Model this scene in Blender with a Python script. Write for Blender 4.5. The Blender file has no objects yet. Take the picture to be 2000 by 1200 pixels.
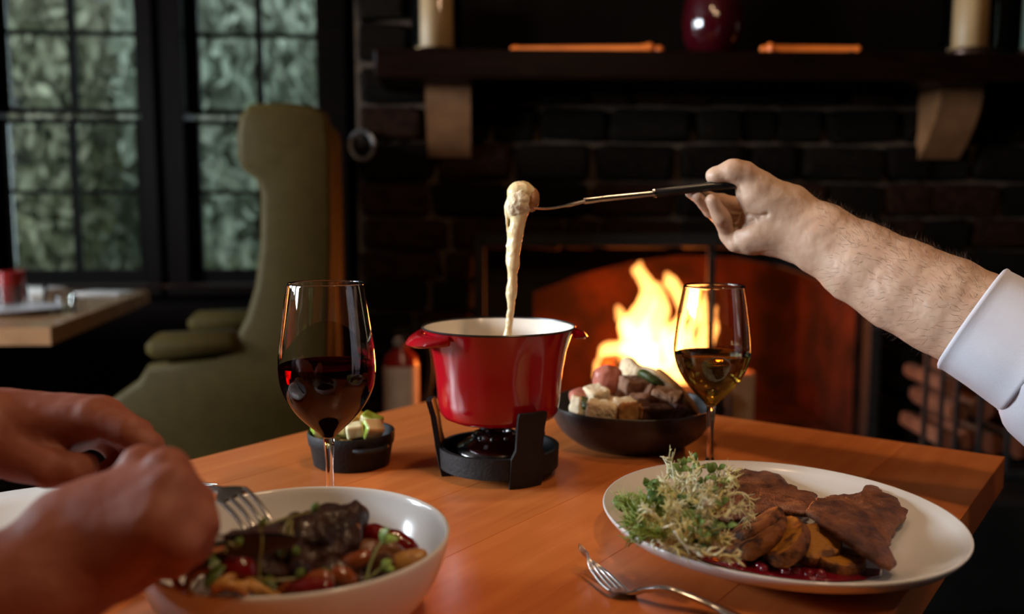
import bpy, math, random
import numpy as np
from mathutils import Vector, Matrix, Euler, noise as mnoise

random.seed(7)
R = random.Random(7)
SC = bpy.context.scene
COL = SC.collection
PI = math.pi

# ------------------------------------------------------------------ camera
CAM = Vector((0, 0, 1.03))
FPX = 1725.0
PITCH = math.radians(5.94)
cd = bpy.data.cameras.new('camera')
cam = bpy.data.objects.new('camera', cd)
COL.objects.link(cam)
cam.location = CAM
cam.rotation_euler = (math.radians(90) - PITCH, 0, 0)
cd.sensor_width = 36
cd.lens = FPX / 2000 * 36
cd.clip_start = 0.02
cd.dof.use_dof = True
cd.dof.focus_distance = 0.80
cd.dof.aperture_fstop = 3.2
SC.camera = cam

# ------------------------------------------------------------------ light and exposure
SC.view_settings.view_transform = 'Standard'
SC.view_settings.look = 'None'
SC.view_settings.gamma = 1
SC.view_settings.exposure = 0.0
SC.view_settings.use_curve_mapping = False
SC.cycles.caustics_reflective = False
SC.cycles.caustics_refractive = False
SC.cycles.sample_clamp_indirect = 4.0
SC.cycles.max_bounces = 14
SC.cycles.transparent_max_bounces = 24
SC.cycles.transmission_bounces = 14

w = bpy.data.worlds.new('overcast_sky')
SC.world = w
w.use_nodes = True
wn = w.node_tree
bg = wn.nodes['Background']
bg.inputs[0].default_value = (0.74, 0.86, 0.95, 1)
bg.inputs[1].default_value = 3.1


def lamp(name, kind, loc, energy, color, **kw):
    d = bpy.data.lights.new(name, kind)
    d.energy = energy
    d.color = color
    for k, v in kw.items():
        if k != 'rot':
            setattr(d, k, v)
    o = bpy.data.objects.new(name, d)
    o.location = loc
    if 'rot' in kw:
        o.rotation_euler = kw['rot']
    COL.objects.link(o)
    return o


# daylight entering by the windows of the left wall (behind the left diner's back)
DAY = (0.80, 0.90, 1.0)
for k, (y, e) in enumerate(((-0.15, 320), (1.05, 240), (2.25, 40))):
    lamp('window_daylight', 'AREA', (-3.69, y, 1.72), e, DAY, shape='RECTANGLE', size=1.15, size_y=0.8,
         rot=(0, math.radians(-90), 0))
# warm ceiling bulbs over and behind the camera
WARM = (1.0, 0.66, 0.38)
for x, y, e in ((0.45, 0.15, 27), (0.15, 1.0, 13), (0.85, -0.3, 11)):
    lamp('ceiling_bulb', 'POINT', (x, y, 2.35), e, WARM, shadow_soft_size=0.06)
# the fire's own light
FIRE = (1.0, 0.20, 0.025)
lamp('fire_light', 'POINT', (0.42, 2.97, 0.62), 16, FIRE, shadow_soft_size=0.10)
lamp('fire_light', 'POINT', (0.52, 2.95, 0.78), 16, FIRE, shadow_soft_size=0.09)
lamp('fire_light', 'POINT', (0.32, 2.93, 0.52), 10, FIRE, shadow_soft_size=0.08)

# ------------------------------------------------------------------ geometry helpers
_cp, _sp = math.cos(PITCH), math.sin(PITCH)
FW, UPV, RT = Vector((0, _cp, -_sp)), Vector((0, _sp, _cp)), Vector((1, 0, 0))


def ray(px, py):
    return FW + RT * ((px - 1000) / FPX) + UPV * ((600 - py) / FPX)


def T(px, py, z=0.75):          # where a line of sight meets a horizontal plane
    d = ray(px, py)
    return CAM + d * ((z - CAM.z) / d.z)


def P(px, py, y):               # where a line of sight meets a vertical plane facing the viewer
    d = ray(px, py)
    return CAM + d * (y / d.y)


def G(px, py, o, n):            # ... any plane
    d = ray(px, py)
    return CAM + d * ((o - CAM).dot(n) / d.dot(n))


MATS = {}


def mat(name, c1, c2=None, scale=20.0, rough=0.5, metal=0.0, bump=0.0, bscale=None, coat=0.0, trans=0.0, ior=1.45,
        spec=0.5, stretch=(1, 1, 1), sss=0.0, lo=0.35, hi=0.65, detail=4, dist=0.0, sheen=0.0, c3=None, nr=0.5):
    if name in MATS:
        return MATS[name]
    m = bpy.data.materials.new(name)
    m.use_nodes = True
    nt = m.node_tree
    b = nt.nodes['Principled BSDF']
    b.inputs['Roughness'].default_value = rough
    b.inputs['Metallic'].default_value = metal
    b.inputs['IOR'].default_value = ior
    b.inputs['Transmission Weight'].default_value = trans
    b.inputs['Coat Weight'].default_value = coat
    b.inputs['Coat Roughness'].default_value = 0.08
    b.inputs['Specular IOR Level'].default_value = spec
    b.inputs['Sheen Weight'].default_value = sheen
    if sss:
        b.inputs['Subsurface Weight'].default_value = sss
        b.inputs['Subsurface Radius'].default_value = (0.012, 0.004, 0.002)
        b.inputs['Subsurface Scale'].default_value = 1.0
    b.inputs['Base Color'].default_value = (*c1, 1)
    if c2 is not None or bump:
        tc = nt.nodes.new('ShaderNodeTexCoord')
        mp = nt.nodes.new('ShaderNodeMapping')
        mp.inputs['Scale'].default_value = stretch
        nt.links.new(tc.outputs['Object'], mp.inputs['Vector'])
    if c2 is not None:
        nz = nt.nodes.new('ShaderNodeTexNoise')
        nz.inputs['Scale'].default_value = scale
        nz.inputs['Detail'].default_value = detail
        nz.inputs['Distortion'].default_value = dist
        nz.inputs['Roughness'].default_value = nr
        cr = nt.nodes.new('ShaderNodeValToRGB')
        cr.color_ramp.elements[0].position = lo
        cr.color_ramp.elements[1].position = hi
        cr.color_ramp.elements[0].color = (*c1, 1)
        cr.color_ramp.elements[1].color = (*c2, 1)
        if c3 is not None:
            e = cr.color_ramp.elements.new(min(0.98, hi + 0.12))
            e.color = (*c3, 1)
        nt.links.new(mp.outputs[0], nz.inputs['Vector'])
        nt.links.new(nz.outputs['Fac'], cr.inputs[0])
        nt.links.new(cr.outputs[0], b.inputs['Base Color'])
    if bump:
        n2 = nt.nodes.new('ShaderNodeTexNoise')
        n2.inputs['Scale'].default_value = bscale or scale
        n2.inputs['Detail'].default_value = 5
        bp = nt.nodes.new('ShaderNodeBump')
        bp.inputs['Strength'].default_value = bump
        bp.inputs['Distance'].default_value = 0.003
        nt.links.new(mp.outputs[0], n2.inputs['Vector'])
        nt.links.new(n2.outputs['Fac'], bp.inputs['Height'])
        nt.links.new(bp.outputs[0], b.inputs['Normal'])
    MATS[name] = m
    return m


class MB:
    """collects vertices and faces in world coordinates"""

    def __init__(s):
        s.v, s.f, s.mi, s.cur = [], [], [], 0

    def add(s, vs, fs):
        o = len(s.v)
        s.v += [tuple(p) for p in vs]
        s.f += [tuple(i + o for i in f) for f in fs]
        s.mi += [s.cur] * len(fs)
        return s

    def box(s, c, size, rot=None, bev=0.0):
        hx, hy, hz = size[0] / 2, size[1] / 2, size[2] / 2
        c = Vector(c)
        m = rot.to_matrix() if isinstance(rot, Euler) else (rot or Matrix.Identity(3))
        if bev <= 0:
            vs = [c + m @ Vector((x * hx, y * hy, z * hz)) for x in (-1, 1) for y in (-1, 1) for z in (-1, 1)]
            fs = [(0, 1, 3, 2), (4, 6, 7, 5), (0, 4, 5, 1), (2, 3, 7, 6), (0, 2, 6, 4), (1, 5, 7, 3)]
            return s.add(vs, fs)
        b = min(bev, hx * .9, hy * .9, hz * .9)
        vs, idx = [], {}
        for x in (-1, 1):
            for y in (-1, 1):
                for z in (-1, 1):
                    for a in range(3):
                        p = [x * (hx - b), y * (hy - b), z * (hz - b)]
                        p[a] = (x, y, z)[a] * (hx, hy, hz)[a]
                        idx[(x, y, z, a)] = len(vs)
                        vs.append(c + m @ Vector(p))
        fs = []
        for a in range(3):
            o = [i for i in range(3) if i != a]
            for sg in (-1, 1):
                q = []
                for (u, v) in ((-1, -1), (1, -1), (1, 1), (-1, 1)):
                    k = [0, 0, 0]
                    k[a], k[o[0]], k[o[1]] = sg, u, v
                    q.append(idx[(*k, a)])
                fs.append(q)
        for a in range(3):
            o = [i for i in range(3) if i != a]
            for u in (-1, 1):
                for v in (-1, 1):
                    k0, k1 = [0, 0, 0], [0, 0, 0]
                    k0[a], k1[a] = -1, 1
                    for k in (k0, k1):
                        k[o[0]], k[o[1]] = u, v
                    fs.append((idx[(*k0, o[0])], idx[(*k1, o[0])], idx[(*k1, o[1])], idx[(*k0, o[1])]))
        for x in (-1, 1):
            for y in (-1, 1):
                for z in (-1, 1):
                    fs.append([idx[(x, y, z, a)] for a in range(3)])
        return s.add(vs, fs)

    def tube(s, pts, rad, n=8, caps=True, flat=None, upv=None):
        """swept tube; flat = (w, h) factors of the section, upv the section's up"""
        pts = [Vector(p) for p in pts]
        if not isinstance(rad, (list, tuple)):
            rad = [rad] * len(pts)
        vs, fs = [], []
        ref = Vector(upv) if upv is not None else None
        prev = None
        for i, p in enumerate(pts):
            t = (pts[min(i + 1, len(pts) - 1)] - pts[max(i - 1, 0)]).normalized()
            if ref is not None:
                a = t.cross(ref).normalized()
            else:
                if prev is None:
                    a = t.orthogonal().normalized()
                else:
                    a = (prev - t * prev.dot(t)).normalized()
            prev = a
            b = a.cross(t).normalized()
            w_, h_ = flat if flat else (1, 1)
            for k in range(n):
                g = 2 * PI * k / n
                vs.append(p + a * (math.cos(g) * rad[i] * w_) + b * (math.sin(g) * rad[i] * h_))
        for i in range(len(pts) - 1):
            for k in range(n):
                k2 = (k + 1) % n
                fs.append((i * n + k, i * n + k2, (i + 1) * n + k2, (i + 1) * n + k))
        if caps:
            fs.append(tuple(range(n - 1, -1, -1)))
            fs.append(tuple(range((len(pts) - 1) * n, len(pts) * n)))
        return s.add(vs, fs)

    def lathe(s, c, prof, n=48, m=None, closed=False):
        """profile of (r, z) pairs round a vertical axis at c"""
        c = Vector(c)
        m = m or Matrix.Identity(3)
        vs, fs, rings = [], [], []
        for r, z in prof:
            if r < 1e-6:
                rings.append([len(vs)])
                vs.append(c + m @ Vector((0, 0, z)))
            else:
                rings.append(list(range(len(vs), len(vs) + n)))
                for k in range(n):
                    g = 2 * PI * k / n
                    vs.append(c + m @ Vector((r * math.cos(g), r * math.sin(g), z)))
        pr = list(zip(rings[:-1], rings[1:]))
        if closed:
            pr.append((rings[-1], rings[0]))
        for a, b in pr:
            for k in range(n):
                k2 = (k + 1) % n
                if len(a) == 1 and len(b) == 1:
                    continue
                if len(a) == 1:
                    fs.append((a[0], b[k2], b[k]))
                elif len(b) == 1:
                    fs.append((a[k], a[k2], b[0]))
                else:
                    fs.append((a[k], a[k2], b[k2], b[k]))
        return s.add(vs, fs)

    def prism(s, poly, d):
        """closed polygon (3-D points) pushed along d"""
        d = Vector(d)
        n = len(poly)
        vs = [Vector(p) for p in poly] + [Vector(p) + d for p in poly]
        fs = [tuple(range(n - 1, -1, -1)), tuple(range(n, 2 * n))]
        fs += [(i, (i + 1) % n, (i + 1) % n + n, i + n) for i in range(n)]
        return s.add(vs, fs)

    def ball(s, c, r, n=12, m=6, sc=(1, 1, 1), rot=None):
        rt = rot.to_matrix() if rot else Matrix.Identity(3)
        pr = [(math.sin(PI * i / m), -math.cos(PI * i / m)) for i in range(m + 1)]
        pr[0], pr[-1] = (0, -1), (0, 1)
        sm = Matrix.Diagonal((sc[0] * r, sc[1] * r, sc[2] * r))
        return s.lathe(c, pr, n, rt @ sm)


BASE = {}          # world position of each object's origin (none of the roots made here is rotated)


def mesh_of(name, V, F, mats, smooth=True, mi=None, sub=Vector((0, 0, 0))):
    me = bpy.data.meshes.new(name)
    me.from_pydata([(p[0] - sub[0], p[1] - sub[1], p[2] - sub[2]) for p in V], [], F)
    for m in (mats if isinstance(mats, (list, tuple)) else [mats]):
        me.materials.append(m)
    if mi and any(mi):
        me.polygons.foreach_set('material_index', mi)
    if smooth:
        me.polygons.foreach_set('use_smooth', [True] * len(me.polygons))
    me.update()
    return me


def props(o, label=None, cat=None, group=None, kind=None):
    if label: o['label'] = label
    if cat: o['category'] = cat
    if group: o['group'] = group
    if kind: o['kind'] = kind
    return o


def flatten_edges(o, ang=40):
    """sharp edges above an angle"""
    me = o.data
    try:
        me.set_sharp_from_angle(angle=math.radians(ang))
    except Exception:
        pass


def root(name, loc, label=None, cat=None, group=None, kind=None):
    o = bpy.data.objects.new(name, None)
    o.empty_display_size = 0.05
    o.location = loc
    COL.objects.link(o)
    BASE[o.name] = Vector(loc)
    return props(o, label, cat, group, kind)


def build(name, mb, mats, parent=None, smooth=True, sharp=40, origin=None, **pr):
    """link what mb holds as one mesh object; world coordinates in, origin at its base"""
    V = mb.v
    if parent is not None:
        base = BASE[parent.name]
    if origin is None:
        a = np.array(V)
        lo, hi = a.min(0), a.max(0)
        origin = Vector(((lo[0] + hi[0]) / 2, (lo[1] + hi[1]) / 2, lo[2]))
    me = mesh_of(name, V, mb.f, mats, smooth, mb.mi, origin)
    o = bpy.data.objects.new(name, me)
    COL.objects.link(o)
    BASE[o.name] = Vector(origin)
    if parent is not None:
        o.parent = parent
        o.location = Vector(origin) - base
    else:
        o.location = origin
    if smooth and sharp:
        flatten_edges(o, sharp)
    return props(o, **pr)


def copy_tree(o, parent=None):
    c = o.copy()
    COL.objects.link(c)
    if parent is not None:
        c.parent = parent
    for ch in o.children:
        copy_tree(ch, c)
    return c


# ---- distance-field modelling (bodies, food)
class SDF:
    def __init__(s, lo, hi, h):
        s.lo, s.h = np.array(lo, np.float32), h
        s.n = [int(math.ceil((hi[i] - lo[i]) / h)) + 1 for i in range(3)]
        s.ax = [s.lo[i] + h * np.arange(s.n[i], dtype=np.float32) for i in range(3)]
        s.F = np.full(s.n, 1.0, np.float32)

    def fork(s):
        o = SDF.__new__(SDF)
        o.lo, o.h, o.n, o.ax = s.lo, s.h, s.n, s.ax
        o.F = np.full(s.n, 1.0, np.float32)
        return o

    def _blk(s, lo, hi, mg):
        sl = []
        for i in range(3):
            a = int(max(0, math.floor((lo[i] - mg - s.lo[i]) / s.h)))
            b = int(min(s.n[i], math.ceil((hi[i] + mg - s.lo[i]) / s.h) + 1))
            if b <= a: return None, None
            sl.append(slice(a, b))
        g = np.meshgrid(*[s.ax[i][sl[i]] for i in range(3)], indexing='ij')
        return tuple(sl), g

    def _mix(s, sl, d, k, sub=False):
        f = s.F[sl]
        if sub:
            d = -d
            if k > 0:
                hh = np.maximum(k - np.abs(f - d), 0) / k
                s.F[sl] = np.maximum(f, d) + hh * hh * k * .25
            else:
                s.F[sl] = np.maximum(f, d)
            return
        if k > 0:
            hh = np.maximum(k - np.abs(f - d), 0) / k
            s.F[sl] = np.minimum(f, d) - hh * hh * k * .25
        else:
            s.F[sl] = np.minimum(f, d)

    def cap(s, a, b, ra, rb, k=0.0, sub=False):
        a, b = np.array(a, np.float32), np.array(b, np.float32)
        rm = max(ra, rb)
        sl, g = s._blk(np.minimum(a, b) - rm, np.maximum(a, b) + rm, k + 3 * s.h)
        if sl is None: return s
        ba = b - a
        L = float(ba @ ba) + 1e-12
        p = [g[i] - a[i] for i in range(3)]
        t = np.clip((p[0] * ba[0] + p[1] * ba[1] + p[2] * ba[2]) / L, 0, 1)
        d = np.sqrt(sum((p[i] - t * ba[i]) ** 2 for i in range(3))) - (ra + (rb - ra) * t)
        s._mix(sl, d, k, sub)
        return s

    def ell(s, c, r, k=0.0, rot=None, sub=False):
        c = np.array(c, np.float32)
        rm = max(r)
        sl, g = s._blk(c - rm, c + rm, k + 3 * s.h)
        if sl is None: return s
        p = [g[i] - c[i] for i in range(3)]
        if rot is not None:
            m = np.array(rot.to_matrix() if isinstance(rot, Euler) else rot, np.float32).T
            p = [m[i][0] * p[0] + m[i][1] * p[1] + m[i][2] * p[2] for i in range(3)]
        k0 = np.sqrt(sum((p[i] / r[i]) ** 2 for i in range(3))) + 1e-6
        k1 = np.sqrt(sum((p[i] / (r[i] ** 2)) ** 2 for i in range(3))) + 1e-6
        s._mix(sl, k0 * (k0 - 1) / k1, k, sub)
        return s

    def chain(s, pts, rad, k=0.004):
        for i in range(len(pts) - 1):
            s.cap(pts[i], pts[i + 1], rad[i], rad[i + 1], k)
        return s

    def join(s, o, k=0.0):
        if k > 0:
            hh = np.maximum(k - np.abs(s.F - o.F), 0) / k
            hh[(s.F > .5) | (o.F > .5)] = 0
            s.F = np.minimum(s.F, o.F) - hh * hh * k * .25
        else:
            s.F = np.minimum(s.F, o.F)
        return s

    def mesh(s, smooth=2):
        F, h = s.F, s.h
        S = F < 0
        nx, ny, nz = F.shape
        cnt = np.zeros((nx - 1, ny - 1, nz - 1), np.int8)
        for a in (0, 1):
            for b in (0, 1):
                for c in (0, 1):
                    cnt += S[a:nx - 1 + a, b:ny - 1 + b, c:nz - 1 + c]
        act = np.argwhere((cnt > 0) & (cnt < 8))
        idm = np.full(cnt.shape, -1, np.int64)
        idm[act[:, 0], act[:, 1], act[:, 2]] = np.arange(len(act))
        cor = np.array([(a, b, c) for a in (0, 1) for b in (0, 1) for c in (0, 1)])
        val = np.stack([F[act[:, 0] + c[0], act[:, 1] + c[1], act[:, 2] + c[2]] for c in cor], 1)
        acc = np.zeros((len(act), 3))
        num = np.zeros(len(act))
        for i in range(8):
            for j in range(i + 1, 8):
                if np.abs(cor[i] - cor[j]).sum() != 1: continue
                m = (val[:, i] < 0) != (val[:, j] < 0)
                t = np.where(m, val[:, i] / np.where(m, val[:, i] - val[:, j], 1), 0)
                acc += np.where(m[:, None], cor[i] + t[:, None] * (cor[j] - cor[i]), 0)
                num += m
        V = (act + acc / num[:, None]) * h + s.lo
        Q = []
        for ax in range(3):
            u, v = [(1, 2), (2, 0), (0, 1)][ax]
            A = np.take(S, range(S.shape[ax] - 1), ax)
            B = np.take(S, range(1, S.shape[ax]), ax)
            e = np.argwhere(A != B)
            e = e[(e[:, u] > 0) & (e[:, v] > 0) & (e[:, u] < S.shape[u] - 1) & (e[:, v] < S.shape[v] - 1)]
            if not len(e): continue
            inside = S[e[:, 0], e[:, 1], e[:, 2]]
            q = []
            for du, dv in ((-1, -1), (0, -1), (0, 0), (-1, 0)):
                c = e.copy()
                c[:, u] += du
                c[:, v] += dv
                q.append(idm[c[:, 0], c[:, 1], c[:, 2]])
            q = np.stack(q, 1)
            q[~inside] = q[~inside][:, ::-1]
            Q.append(q)
        Q = np.concatenate(Q)
        Q = Q[(Q >= 0).all(1)]
        for _ in range(smooth):
            a2 = np.zeros_like(V)
            n2 = np.zeros(len(V))
            for i in range(4):
                for j in ((i + 1) % 4, (i - 1) % 4):
                    np.add.at(a2, Q[:, i], V[Q[:, j]])
                    np.add.at(n2, Q[:, i], 1)
            V = V * .4 + .6 * a2 / np.maximum(n2, 1)[:, None]
        mb = MB()
        mb.v = V.tolist()
        mb.f = [tuple(q) for q in Q.tolist()]
        mb.mi = [0] * len(mb.f)
        return mb


def roughen(mb, amp, scale, seed=0.0, octs=3):
    """push vertices along their normals by fractal noise"""
    V = np.array(mb.v)
    N = np.zeros_like(V)
    for f in mb.f:
        p = V[list(f)]
        n = np.cross(p[1] - p[0], p[2] - p[0])
        for i in f:
            N[i] += n
    N /= (np.linalg.norm(N, axis=1)[:, None] + 1e-12)
    off = Vector((seed, seed * 1.7, -seed))
    d = np.array([mnoise.fractal(Vector(v) * scale + off, 1.0, 2.0, octs) for v in V])
    mb.v = (V + N * (d * amp)[:, None]).tolist()
    return mb


def slab(outline, thick, rings=8, n=64, dome=0.6, bump=0.0, bscale=60, seed=0, jag=0.0, center=None, low=0.0):
    """a flat irregular piece of food: 3-D outline, bumpy top, closed below"""
    out = [Vector(p) for p in outline]
    L = [0]
    for i in range(len(out)):
        L.append(L[-1] + (out[(i + 1) % len(out)] - out[i]).length)
    ring = []
    for k in range(n):
        t = L[-1] * k / n
        i = max(j for j in range(len(out)) if L[j] <= t + 1e-9)
        u = (t - L[i]) / max(1e-9, L[i + 1] - L[i])
        ring.append(out[i].lerp(out[(i + 1) % len(out)], u))
    c = Vector(center) if center is not None else sum(ring, Vector()) / n
    nn = Vector()
    for k in range(n):
        nn += (ring[k] - c).cross(ring[(k + 1) % n] - c)
    nn.normalize()
    if nn.z < 0: nn = -nn
    mb = MB()
    vs = []
    for k in range(n):
        j = mnoise.fractal(ring[k] * 180 + Vector((seed, 0, 0)), 1, 2, 3) * jag
        ring[k] = ring[k] + (ring[k] - c).normalized() * j
    prof = [0.03] + [i / rings for i in range(1, rings)] + [0.97, 1.0]
    hs = [1 - (p ** 3) * dome for p in prof[:-2]] + [1 - dome * .92 - .05, 0.55 * (1 - dome) + .02]
    for p, hgt in zip(prof, hs):
        for k in range(n):
            q = c + (ring[k] - c) * p
            b = mnoise.fractal(q * bscale + Vector((seed, seed, 0)), 1, 2, 4) * bump
            vs.append(q + nn * (thick * hgt + b))
    m_ = len(prof)
    for p in (0.97, 0.5):
        for k in range(n):
            vs.append(c + (ring[k] - c) * p - nn * low)
    tot = m_ + 2
    fs = []
    for i in range(tot - 1):
        for k in range(n):
            k2 = (k + 1) % n
            fs.append((i * n + k, (i + 1) * n + k, (i + 1) * n + k2, i * n + k2))
    fs.append(tuple(range(n)))
    fs.append(tuple(range(tot * n - 1, (tot - 1) * n - 1, -1)))
    mb.add(vs, fs)
    return mb


def arc_pts(pts, n):
    """Catmull-Rom through control points"""
    pts = [Vector(p) for p in pts]
    q = [pts[0] * 2 - pts[1]] + pts + [pts[-1] * 2 - pts[-2]]
    res = []
    seg = len(pts) - 1
    for k in range(n):
        t = seg * k / (n - 1)
        i = min(int(t), seg - 1)
        u = t - i
        a, b, c, d = q[i], q[i + 1], q[i + 2], q[i + 3]
        res.append(0.5 * ((2 * b) + (c - a) * u + (2 * a - 5 * b + 4 * c - d) * u * u + (3 * b - a - 3 * c + d) * u ** 3))
    return res

# ------------------------------------------------------------------ materials of the room
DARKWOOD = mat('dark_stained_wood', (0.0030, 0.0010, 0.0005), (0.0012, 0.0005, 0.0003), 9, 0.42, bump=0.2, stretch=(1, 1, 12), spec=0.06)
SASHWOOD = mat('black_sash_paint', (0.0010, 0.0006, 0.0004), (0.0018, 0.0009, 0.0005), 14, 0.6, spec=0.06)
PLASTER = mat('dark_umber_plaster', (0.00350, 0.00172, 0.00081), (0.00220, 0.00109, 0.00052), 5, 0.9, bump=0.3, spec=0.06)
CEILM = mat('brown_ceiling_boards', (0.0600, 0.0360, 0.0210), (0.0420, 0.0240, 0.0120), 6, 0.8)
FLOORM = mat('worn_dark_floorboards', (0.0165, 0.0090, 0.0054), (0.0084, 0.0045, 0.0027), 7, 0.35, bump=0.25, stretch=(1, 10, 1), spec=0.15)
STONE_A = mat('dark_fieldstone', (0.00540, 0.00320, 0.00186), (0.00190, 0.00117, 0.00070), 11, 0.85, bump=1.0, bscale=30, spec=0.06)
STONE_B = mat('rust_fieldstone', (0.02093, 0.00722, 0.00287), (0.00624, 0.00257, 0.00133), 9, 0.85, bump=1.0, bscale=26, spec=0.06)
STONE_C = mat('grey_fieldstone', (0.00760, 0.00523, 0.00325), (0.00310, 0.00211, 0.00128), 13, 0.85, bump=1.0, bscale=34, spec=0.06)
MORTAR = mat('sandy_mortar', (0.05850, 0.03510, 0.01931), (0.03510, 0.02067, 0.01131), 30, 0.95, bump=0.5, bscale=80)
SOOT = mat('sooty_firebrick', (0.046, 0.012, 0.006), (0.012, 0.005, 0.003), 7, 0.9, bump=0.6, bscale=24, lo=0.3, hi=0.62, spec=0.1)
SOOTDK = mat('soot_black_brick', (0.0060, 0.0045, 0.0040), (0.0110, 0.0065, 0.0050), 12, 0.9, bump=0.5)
IRON = mat('black_iron', (0.0072, 0.0066, 0.0066), (0.0150, 0.0132, 0.0120), 60, 0.6, metal=0.0, bump=0.15, bscale=160, spec=0.2)
GLASSM = None


def make_glass(name, color=(1, 1, 1), ior=1.5, rough=0.0):
    m = bpy.data.materials.new(name)
    m.use_nodes = True
    nt = m.node_tree
    nt.nodes.clear()
    o = nt.nodes.new('ShaderNodeOutputMaterial')
    g = nt.nodes.new('ShaderNodeBsdfGlass')
    g.inputs['Color'].default_value = (*color, 1)
    g.inputs['IOR'].default_value = ior
    g.inputs['Roughness'].default_value = rough
    nt.links.new(g.outputs[0], o.inputs[0])
    return m


def make_pane(name='window_glass', tint=(0.88, 0.93, 0.90), ior=1.35):
    m = bpy.data.materials.new(name)
    m.use_nodes = True
    nt = m.node_tree
    nt.nodes.clear()
    o = nt.nodes.new('ShaderNodeOutputMaterial')
    t = nt.nodes.new('ShaderNodeBsdfTransparent')
    t.inputs[0].default_value = (*tint, 1)
    g = nt.nodes.new('ShaderNodeBsdfGlossy')
    g.inputs['Roughness'].default_value = 0.03
    fr = nt.nodes.new('ShaderNodeFresnel')
    fr.inputs[0].default_value = ior
    mx = nt.nodes.new('ShaderNodeMixShader')
    nt.links.new(fr.outputs[0], mx.inputs[0])
    nt.links.new(t.outputs[0], mx.inputs[1])
    nt.links.new(g.outputs[0], mx.inputs[2])
    nt.links.new(mx.outputs[0], o.inputs[0])
    return m


PANE = make_pane()
CLEAR = make_glass('clear_glass')
THIN = make_pane('thin_clear_glass', (0.96, 0.97, 0.96), 1.45)

# ------------------------------------------------------------------ room shell
XL, XR, YF, ZC = -3.65, 2.7, -2.3, 2.7


class Frame:
    """a wall's own axes: u along it, z up, d into it (away from the room)"""

    def __init__(s, o, th):
        s.o = Vector((o[0], o[1], 0))
        s.e = Vector((math.cos(th), math.sin(th), 0))
        s.n = Vector((-math.sin(th), math.cos(th), 0))
        s.rot = Euler((0, 0, th))

    def p(s, u, z, d=0.0):
        return s.o + s.e * u + s.n * d + Vector((0, 0, z))

    def uz(s, px, py, d=0.0):
        q = G(px, py, s.o + s.n * d, s.n) - s.o
        return q.dot(s.e), q.z

    def box(s, mb, u0, u1, z0, z1, d0, d1, bev=0.0):
        return mb.box(s.p((u0 + u1) / 2, (z0 + z1) / 2, (d0 + d1) / 2), (abs(u1 - u0), abs(d1 - d0), abs(z1 - z0)), s.rot, bev)


WW = Frame(P(315, 421, 3.75), math.radians(4.5))
UL, UR = -2.35, 4.3
fl = root('floor', (0, 0, 0), kind='structure')
mb = MB()
mb.box((-0.45, 0.9, -0.06), (6.6, 6.6, 0.08))
build('subfloor', mb, FLOORM, fl)
y = -2.3
k = 0
while y < 4.1:
    off = (k % 3) * 0.9
    for x0, x1 in ((XL, -1.9 + off), (-1.9 + off, 0.8 + off), (0.8 + off, XR)):
        mb = MB()
        mb.box(((x0 + x1) / 2, y + 0.069, -0.011), (x1 - x0 - 0.003, 0.135, 0.022), bev=0.004)
        build('plank', mb, FLOORM, fl)
    y += 0.14
    k += 1
mb = MB()
mb.box((-0.45, 0.9, ZC + 0.05), (6.6, 6.9, 0.1))
build('ceiling', mb, CEILM, kind='structure')
mb = MB()
mb.box((XR + 0.06, 0.9, ZC / 2), (0.12, 6.6, ZC))
build('wall_right', mb, PLASTER, kind='structure')
mb = MB()
mb.box((-0.45, YF - 0.06, ZC / 2), (6.6, 0.12, ZC))
build('wall_front', mb, PLASTER, kind='structure')

# left wall with its two windows (outside the picture, they light the table)
wl = root('wall_left', (XL, 0.9, 0), kind='structure')
LW = [(c_ - 0.56, c_ + 0.56) for c_ in (-0.15, 1.05, 2.25)]
mb = MB()
LZ0, LZ1 = 1.3, 2.15


def lbox(mb, y0, y1, z0, z1, x0=XL - 0.12, x1=XL, bev=0.0):
    return mb.box(((x0 + x1) / 2, (y0 + y1) / 2, (z0 + z1) / 2), (x1 - x0, y1 - y0, z1 - z0), bev=bev)


lbox(mb, -2.4, 4.3, 0, LZ0)
lbox(mb, -2.4, 4.3, LZ1, ZC)
lbox(mb, -2.4, LW[0][0], LZ0, LZ1)
lbox(mb, LW[0][1], LW[1][0], LZ0, LZ1)
lbox(mb, LW[1][1], LW[2][0], LZ0, LZ1)
lbox(mb, LW[2][1], 4.3, LZ0, LZ1)
build('wall_surface', mb, PLASTER, wl, smooth=False)
for i, (y0, y1) in enumerate(LW):
    wr = root('window_%d' % (i + 3), (XL - 0.06, (y0 + y1) / 2, LZ0), kind='structure')
    mb = MB()
    for a, b in ((y0, y0 + 0.05), (y1 - 0.05, y1)):
        lbox(mb, a, b, LZ0, LZ1, XL - 0.02, XL + 0.02)
    for a, b in ((LZ0, LZ0 + 0.05), (LZ1 - 0.05, LZ1)):
        lbox(mb, y0, y1, a, b, XL - 0.02, XL + 0.02)
    build('sash', mb, SASHWOOD, wr, smooth=False)
    for q in (1 / 3, 2 / 3):
        mb = MB()
        c = y0 + (y1 - y0) * q
        lbox(mb, c - 0.012, c + 0.012, LZ0, LZ1, XL - 0.015, XL + 0.015)
        build('muntin', mb, SASHWOOD, wr, smooth=False)
    mb = MB()
    lbox(mb, y0, y1, (LZ0 + LZ1) / 2 - 0.012, (LZ0 + LZ1) / 2 + 0.012, XL - 0.015, XL + 0.015)
    build('muntin', mb, SASHWOOD, wr, smooth=False)

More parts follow.
